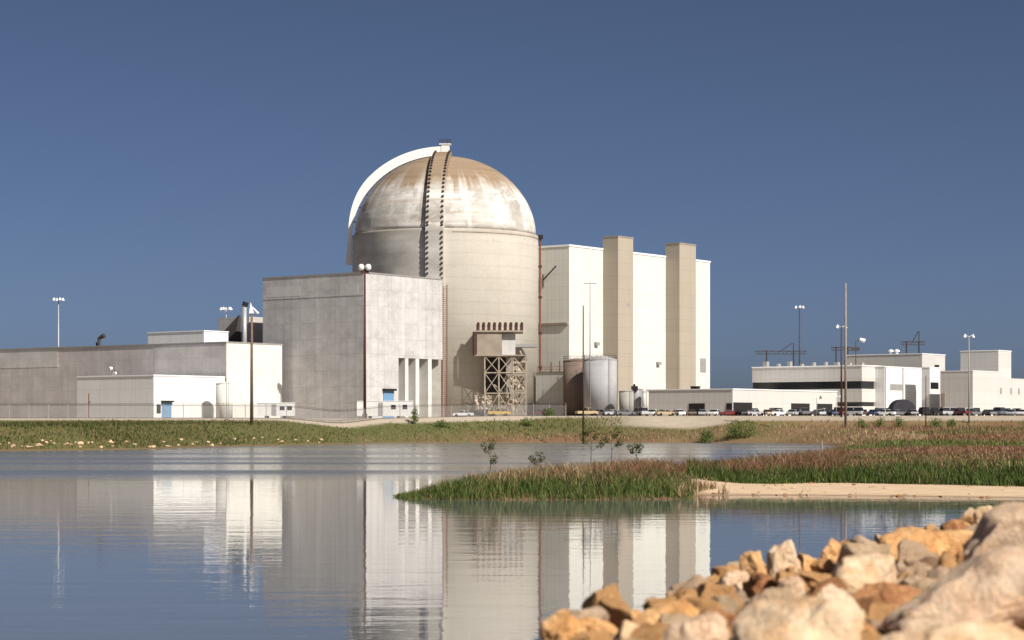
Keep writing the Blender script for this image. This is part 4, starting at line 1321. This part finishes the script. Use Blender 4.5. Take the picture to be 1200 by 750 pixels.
# far bank
X, Y = scatter(90000, -0.30, 0.10, 296, 458)
s = shore_dist(X, Y)
n_ = vnoise(X, Y, 8.0, 17)
dE = edgeY(X) - Y
k_ = (s > 0.6) & (s < 45) & (dE > np.where(X > 24, 10.5, 2.2))
X, Y, s, n_, dE = X[k_], Y[k_], s[k_], n_[k_], dE[k_]
h = (0.22 + 0.34 * rng.uniform(0, 1, len(X)) ** 1.5 + 0.12 * n_ + 0.3 * sstep(-30, 0, X)) * (0.7 + 0.3 * sstep(3, 12, dE))
T = tints(len(X), GREEN + OLIVE, [3, 4, 2, 2, 2, 2, 2, 2.0])
T = np.where(((dE < 14) & (X < -30) & (rng.uniform(0, 1, len(X)) < 0.5))[:, None], tints(len(X), OLIVE + TAN[:2], [3, 3, 2, 2, 1, 2]), T)
T = np.where(((X + 5 * n_ > -30) & (s < 9.5 + 2 * n_) & (rng.uniform(0, 1, len(X)) < 0.85))[:, None], tints(len(X), TAN, [4, 3, 3, 1]), T)
T = np.where(((X + 5 * n_ > -30) & (dE < 12 + 3 * n_))[:, None], tints(len(X), GREEN, [3, 2, 3, 1]), T)
T = T * np.where(X < -10, 0.68, 0.8)[:, None]
stuff("bank_grass", "", X, Y, h, rng.uniform(0.08, 0.2, len(X)), T, 0.35)

def leaf_cloud(cents, n, size, cols, probs):
    """leaf-sized faces spread through lumps (x, y, z, radius)"""
    vs_, fs_, tc = [], [], []
    tt = tints(n, cols, probs, 0.35)
    wts = np.array([c[3] ** 2 for c in cents]); wts /= wts.sum()
    ci = rng.choice(len(cents), n, p=wts)
    for i in range(n):
        cx, cy, cz, r = cents[ci[i]]
        d = Vector(rng.normal(0, 1, 3)).normalized() * (r * rng.uniform(0.35, 1.0) ** 0.6)
        p = Vector((cx, cy, cz)) + d
        a = Vector(rng.normal(0, 1, 3)).normalized()
        b = a.orthogonal().normalized()
        sz = size * rng.uniform(0.6, 1.3)
        o = len(vs_)
        vs_ += [p - a * sz, p + b * sz * 0.45, p + a * sz, p - b * sz * 0.45]
        fs_.append((o, o + 1, o + 2, o + 3))
        tc += [tt[i]] * 4
    return vs_, fs_, np.array(tc)
def leaf_obj(name, cents, n, size, cols, probs, parent):
    vs_, fs_, tc = leaf_cloud(cents, n, size, cols, probs)
    me = bpy.data.meshes.new(name)
    me.from_pydata([tuple(v) for v in vs_], [], fs_)
    at = me.color_attributes.new("tint", 'FLOAT_COLOR', 'POINT')
    at.data.foreach_set("color", np.concatenate([tc, np.ones((len(tc), 1))], 1).ravel())
    me.materials.append(M['leaf'])
    o = bpy.data.objects.new(name, me)
    col.objects.link(o)
    o.parent = parent
    return o
def bush(px, Y, w, h, label, n=700, size=0.16, cols=None, stems=5, name="bush", cat="bush", group=None):
    X = pxX(px, Y)
    t = thing(name, label, cat, (X, Y, h1(X, Y) - 0.05), 0, group)
    b = MB()
    cents = []
    for i in range(stems):
        a = rng.uniform(0, 6.28)
        e = Vector((math.cos(a) * w * 0.32 * rng.uniform(0.2, 1), math.sin(a) * w * 0.32 * rng.uniform(0.2, 1), h * rng.uniform(0.55, 0.95)))
        b.tube((0, 0, 0), e * 0.5 + Vector((0, 0, 0.1)), 0.05, 0.035, 5).tube(e * 0.5 + Vector((0, 0, 0.1)), e, 0.035, 0.015, 5)
        cents.append((*e, w * rng.uniform(0.16, 0.28)))
        cents.append((e.x * 1.3, e.y * 1.3, e.z * 0.55, w * rng.uniform(0.18, 0.28)))
        cents.append((e.x * 0.8 + rng.normal(0, w * 0.15), e.y, e.z * 0.25, w * rng.uniform(0.15, 0.25)))
    b.build("stem", M['bark'], t)
    leaf_obj("foliage", cents, n, size, cols or GREEN, [3, 2, 3, 1], t)
    return t
bush(826, 432, 4.6, 3.0, "left and smaller of the two green bank bushes below the low white building", 800, 0.2)
bush(868, 430, 6.4, 4.0, "larger green bank bush before the loading openings", 1300, 0.2)
for i, (px, Y, w, h, lb) in enumerate(((1008, 431, 3.5, 1.6, "low green shrub at the foot of the tall pale pole"), (1030, 430, 4.2, 2.0, "low green shrub below the office's white corner"),
                                       (1052, 431, 4.4, 2.1, "low green shrub below the dark canopy"), (1095, 430, 3.8, 1.7, "low green shrub below the narrow white wing"),
                                       (1112, 429, 3.4, 1.6, "low green shrub below the warehouse's grey side"), (485, 441, 2.2, 3.6, "slim bushy sapling before the slotted wall"),
                                       (644, 462, 2.6, 1.8, "small green bush beside the red car"), (516, 441, 3.0, 1.4, "low dark bush on the bank below the ladder"), (620, 452, 4.0, 1.5, "low bank bush below the hatch tower's right side"))):
    bush(px, Y, w, h, lb, 420, 0.18)
def sapling(px, Y, h, label, sprays):
    X = pxX(px, Y)
    t = thing("sapling", label, "sapling", (X, Y, h1(X, Y) - 0.05), 0)
    b = MB().tube((0, 0, 0), (0.05, 0, h * 0.6), 0.035, 0.02, 6).tube((0.05, 0, h * 0.6), (0, 0, h), 0.02, 0.008, 6)
    cents = [(0, 0, h * 0.98, 0.16)]
    for (dx, f, g) in sprays:
        p = Vector((0.04, 0, h * f)); q = Vector((dx, rng.uniform(-0.3, 0.3), h * g))
        b.tube(p, q, 0.016, 0.006, 5)
        cents += [(*q, 0.26), (*(p.lerp(q, 0.6)), 0.2), (q.x * 0.8, q.y, q.z - 0.25, 0.16)]
    b.build("trunk", M['bark'], t)
    leaf_obj("crown", cents, 26 * len(cents), 0.075, [(0.04, 0.065, 0.018), (0.03, 0.045, 0.014), (0.07, 0.08, 0.025), (0.10, 0.08, 0.03)], [3, 3, 2, 1], t)
sapling(692, 127, 3.0, "sparse leafy sapling, tallest on the reedy spit", [(-0.5, 0.6, 0.85), (0.45, 0.7, 0.95), (0.8, 0.55, 0.75), (-0.3, 0.75, 1.0)])
sapling(716, 129, 2.7, "sparse sapling right beside the tallest one on the spit", [(0.6, 0.6, 0.8), (-0.4, 0.7, 0.9), (0.35, 0.8, 1.02)])
sapling(574, 121, 2.5, "thin sapling standing alone near the spit's left tip", [(-0.35, 0.7, 1.0), (0.3, 0.55, 0.7), (0.15, 0.8, 1.05)])
sapling(630, 124, 1.9, "short sapling in the tan grass on the spit", [(0.3, 0.7, 0.9), (-0.3, 0.6, 0.85)])
sapling(745, 132, 1.9, "short bushy sapling in red grass on the spit", [(0.3, 0.7, 0.9), (-0.35, 0.6, 0.9), (0.1, 0.8, 1.0)])
mp = thing("marker_stake", "pale wooden marker stake alone in the marsh", "stake", (pxX(963, 300), 300, h1(pxX(963, 300), 300)))
MB().tube((0, 0, -0.2), (0, 0, 1.9), 0.16, 0.12, 6).build("stake_post", M['palewood'], mp)
# bare weed by the stones
for (px, Y, lb) in ((1046, 18.3, "bare weed stalks leaning left over the orange stones"), (1062, 18.8, "bare weed stalks right of its neighbour over the orange stones")):
    X = pxX(px, Y)
    z0 = 2.75
    t = thing("dry_weed", lb, "weed", (X, Y, z0))
    b = MB()
    cents = []
    for i in range(5):
        top = Vector((rng.uniform(-0.12, 0.12), rng.uniform(-0.1, 0.1), rng.uniform(0.38, 0.62)))
        b.tube((0, 0, 0), top * 0.6, 0.003, 0.0025, 4).tube(top * 0.6, top + Vector((rng.uniform(-0.05, 0.05), 0, 0)), 0.0025, 0.0015, 4)
        cents += [(*top, 0.03), (*(top * 0.8), 0.025)]
    b.build("stem", M['bark'], t)
    leaf_obj("foliage", cents, 70, 0.012, [(0.10, 0.08, 0.04), (0.06, 0.06, 0.03), (0.12, 0.09, 0.05), (0.05, 0.05, 0.02)], [1, 1, 1, 1], t)

# ------------------------------------------------------------------ stones
def rock_mesh(rx, ry, rz, seed, sub=5, cuts=16, rough=1.0):
    r_ = random.Random(seed)
    bm = bmesh.new()
    bmesh.ops.create_icosphere(bm, subdivisions=sub, radius=1.0)
    planes = []
    for _ in range(cuts):
        v = Vector((r_.gauss(0, 1), r_.gauss(0, 1), r_.gauss(0, 1))).normalized()
        planes.append((v, r_.uniform(0.42, 0.80)))
    off = Vector((r_.uniform(0, 50), r_.uniform(0, 50), r_.uniform(0, 50)))
    for v in bm.verts:
        p = v.co.copy()
        for (n, d) in planes:
            e = p.dot(n) - d
            if e > 0: p -= n * e * 0.97
        q = p + off
        d = noise.noise(q * 1.5) * 0.13 + noise.noise(q * 3.6) * 0.06
        # fractured steps: ridged noise bites flakes out of the faces
        d -= 0.09 * max(0.0, noise.noise(q * 2.6 + Vector((7, 3, 1))) - 0.12) * 2.2
        d += (0.5 - abs(noise.noise(q * 6.5))) * 0.06 + noise.noise(q * 14.0) * 0.022 + noise.noise(q * 30.0) * 0.010
        p += v.co * d * rough
        v.co = Vector((p.x * rx, p.y * ry, p.z * rz)) * 1.28
    me = bpy.data.meshes.new("boulder")
    bm.to_mesh(me)
    bm.free()
    for pgn in me.polygons: pgn.use_smooth = True
    me.set_sharp_from_angle(angle=R(38))
    return me
ROCKID = [0]
def rock(px, ytop, Y, wpx, colour, label, tilt=(0, 0), depth=1.0, name="boulder", group=None, cuts=16, ybot=None):
    X = pxX(px, Y)
    g = h1(X, Y)
    ztop = pyZ(ytop, Y)
    zbot = g - 0.08 if ybot is None else pyZ(ybot, Y)
    hz_ = max((ztop - zbot) / 2, 0.05)
    rx = wpx / 2 / FPX * Y
    ROCKID[0] += 1
    rot = Matrix.Rotation(R(random.uniform(-25, 25)), 3, 'Z') @ Matrix.Rotation(R(tilt[1]), 3, 'Y') @ Matrix.Rotation(R(tilt[0]), 3, 'X')
    best = None
    for trial in range(7):                     # shape picked so the faces towards the camera catch more light
        cand = rock_mesh(rx, rx * depth, hz_, ROCKID[0] * 13 + 5 + trial * 101, cuts=cuts, sub=3)
        sc = 0.0
        for pg in cand.polygons:
            n = rot @ pg.normal
            if n.y < -0.15: sc += pg.area * -n.y * min(n.dot(Vector((0.25, -0.6, 0.76))), 0.8)
        if best is None or sc > best[0]: best = (sc, trial)
        bpy.data.meshes.remove(cand)
    me = rock_mesh(rx, rx * depth, hz_, ROCKID[0] * 13 + 5 + best[1] * 101, cuts=cuts)
    me.materials.append(M['rock_' + colour])
    o = bpy.data.objects.new(name, me)
    o.location = (X, Y, (ztop + zbot) / 2)
    o.rotation_euler = rot.to_euler()
    col.objects.link(o)
    tag(o, label, "boulder", group or "riprap boulders on the near bank")
    return o
BIG = [
 (918, 633, 16.0, 34, 'cream', "upright tan crag on the stone bank's skyline against the water", (0, 10), 0.8),
 (981, 627, 17.2, 46, 'orange', "jagged orange crag on the skyline just left above the pale slab", (0, -12), 0.8),
 (1005, 646, 13.6, 100, 'cream', "smooth pale oval slab tilted in the middle of the stones", (8, -14), 0.9),
 (1088, 620, 16.8, 122, 'orange', "broad orange boulder behind and right of the pale slab", (0, -8), 0.8),
 (1157, 599, 21.0, 32, 'cream', "small pale stone perched near the top of the bank's skyline", (0, -8), 0.9),
 (1124, 613, 20.0, 34, 'rust', "dark rust stone on the skyline left of the perched pale stone", (0, 5), 0.9),
 (1190, 594, 24.0, 40, 'orange', "small orange stone at the highest far end of the bank", (0, 0), 0.9),
 (1224, 611, 12.6, 230, 'pink', "biggest rough pinkish boulder at the right edge of the stone bank", (0, -10), 0.7),
 (1165, 664, 10.3, 250, 'pink', "broad low pinkish boulder sloping down below the biggest boulder", (0, -10), 0.9),
 (1044, 676, 12.0, 96, 'rust', "rust brown boulder wedged between the pale slab and the biggest boulder", (0, -6), 0.8),
 (888, 652, 15.6, 38, 'orange', "orange stone left of the upright tan crag", (0, -15), 0.9),
 (924, 667, 13.0, 36, 'grey', "pale brown upright stone below the tan crag", (0, 12), 0.9),
 (899, 667, 13.8, 30, 'rust', "dark rust stone under the orange one by the tan crag", (0, -10), 0.9),
 (944, 647, 16.2, 34, 'orange', "small orange stone between the two skyline crags", (0, 6), 0.9),
 (857, 676, 14.6, 52, 'pink', "pale pinkish stone on the skyline where the bank steps down", (0, -12), 0.9),
 (828, 688, 14.0, 30, 'orange', "small orange stone below the reflection of the hall's white end", (0, -5), 0.9),
 (925, 706, 9.2, 170, 'cream', "wide bright cream boulder along the bottom centre of the stones", (0, -4), 0.7),
 (972, 690, 11.4, 90, 'pink', "flat pinkish stone in front of the pale slab", (0, 5), 0.8),
 (1120, 712, 8.7, 200, 'cream', "wide bright cream boulder in the bottom right corner below the broad pinkish one", (0, 4), 0.7),
 (848, 712, 11.6, 56, 'rust', "rust stone left of the wide cream boulder", (0, -8), 0.9),
 (654, 722, 11.2, 48, 'orange', "leftmost orange stone at the water's edge", (0, -6), 0.9),
 (741, 711, 12.4, 48, 'orange', "orange-brown stone on the lower skyline, just left of the long orange stone", (0, -8), 0.9),
 (791, 703, 11.7, 76, 'orange', "long orange stone on the lower skyline", (0, -10), 0.8),
 (697, 729, 11.3, 58, 'orange', "flat orange stone second along the lower skyline", (0, 4), 0.8),
 (820, 728, 9.8, 80, 'pink', "pinkish stone along the bottom edge below the rust stone", (0, -4), 0.8),
 (740, 736, 10.6, 76, 'cream', "cream stone at the bottom edge below the lower skyline", (0, 3), 0.8),
 (1010, 722, 10.2, 60, 'orange', "orange stone in the gap between the two wide cream boulders", (0, 6), 0.9),
]
for (px, yt, Y, w, c, lb, tl, dp) in BIG:
    rock(px, yt, Y, w, c, lb, tl, dp)
# smaller broken stones between and behind them
rs = random.Random(5)
small = 0
placed = [(pxX(b_[0], b_[2]), b_[2]) for b_ in BIG]
tries = 0
SM = {}
while small < 330 and tries < 4000:
    tries += 1
    Y = rs.uniform(9.5, 25)
    tt = rs.uniform(0.03, 0.26)
    X = tt * Y
    c = float(crest_dist(np.array([X]), np.array([Y]))[0])
    if c < -0.35 or c > 5.0: continue
    r = min(0.045 + 0.15 * rs.random() ** 1.9, 0.0105 * Y)
    if any((X - a) ** 2 + (Y - b_) ** 2 < (r * 0.9) ** 2 for a, b_ in placed): continue
    placed.append((X, Y))
    colr = rs.choice(['orange', 'orange', 'orange', 'rust', 'cream', 'pink', 'grey'])
    key = rs.randrange(9)
    if (colr, key) not in SM:
        me = rock_mesh(1, 1, 1, 900 + key, sub=4, cuts=14)
        me.materials.append(M['rock_' + colr])
        SM[(colr, key)] = me
    o = bpy.data.objects.new("broken_stone", SM[(colr, key)])
    g = h1(X, Y)
    o.location = (X, Y, g + r * 0.45)
    o.scale = (r * rs.uniform(0.9, 1.5), r * rs.uniform(0.8, 1.3), r * rs.uniform(0.7, 1.2))
    o.rotation_euler = (rs.uniform(-0.5, 0.5), rs.uniform(-0.5, 0.5), rs.uniform(0, 6.28))
    col.objects.link(o)
    tag(o, "small broken %s stone wedged among the larger riprap boulders" % {'orange': 'orange', 'rust': 'rust brown', 'cream': 'cream', 'pink': 'pinkish', 'grey': 'pale brown'}[colr], "stone",
        "small %s stones between the boulders" % colr)
    small += 1
# pale stones along the left shore
for i in range(52):
    tt = -0.255 + 0.165 * rs.random() ** 1.4
    # walk out from the camera until the ground rises out of the water
    Yc = np.arange(290, 440, 0.5)
    s_ = shore_dist(tt * Yc, Yc)
    j = int(np.argmax(s_ > rs.uniform(0.8, 4.5)))
    Y = float(Yc[j]); X = tt * Y
    me = SM.setdefault(("shore", i % 6), None)
    if me is None:
        me = rock_mesh(1, 1, 1, 1700 + i % 6, sub=2, cuts=10)
        me.materials.append(M['rock_grey'])
        SM[("shore", i % 6)] = me
    o = bpy.data.objects.new("shore_stone", me)
    r = rs.uniform(0.16, 0.42)
    o.location = (X, Y, h1(X, Y) + r * 0.15)
    o.scale = (r * rs.uniform(1, 1.9), r, r * 0.65)
    o.rotation_euler = (0, 0, rs.uniform(0, 6.28))
    col.objects.link(o)
    tag(o, "pale stone in the green far bank below the long concrete building", "stone", "pale stones along the far shore")
# driftwood, clods and weeds washed up along the sand
for i in range(46):
    tt = rs.uniform(0.088, 0.245)
    Yc = np.arange(108, 128, 0.2)
    s_ = shore_dist(tt * Yc, Yc)
    j = int(np.argmax(s_ > rs.choice([0.3, 0.6, 2.0, 4.5, 7.0, 8.0]) * rs.uniform(0.6, 1.3)))
    Y = float(Yc[j]); X = tt * Y
    key = ("clod", i % 4)
    if key not in SM:
        me = rock_mesh(1, 1, 1, 2300 + i % 4, sub=2, cuts=9)
        me.materials.append(M['rock_rust'] if i % 4 < 2 else M['rock_grey'])
        SM[key] = me
    o = bpy.data.objects.new("beach_clod", SM[key])
    r = rs.uniform(0.04, 0.13)
    o.location = (X, Y, h1(X, Y) + r * 0.1)
    o.scale = (r * rs.uniform(1, 2.2), r, r * 0.6)
    o.rotation_euler = (0, 0, rs.uniform(0, 6.28))
    col.objects.link(o)
    tag(o, "small dark clod lying on the pale sand strip", "clod", "clods along the sand strip")
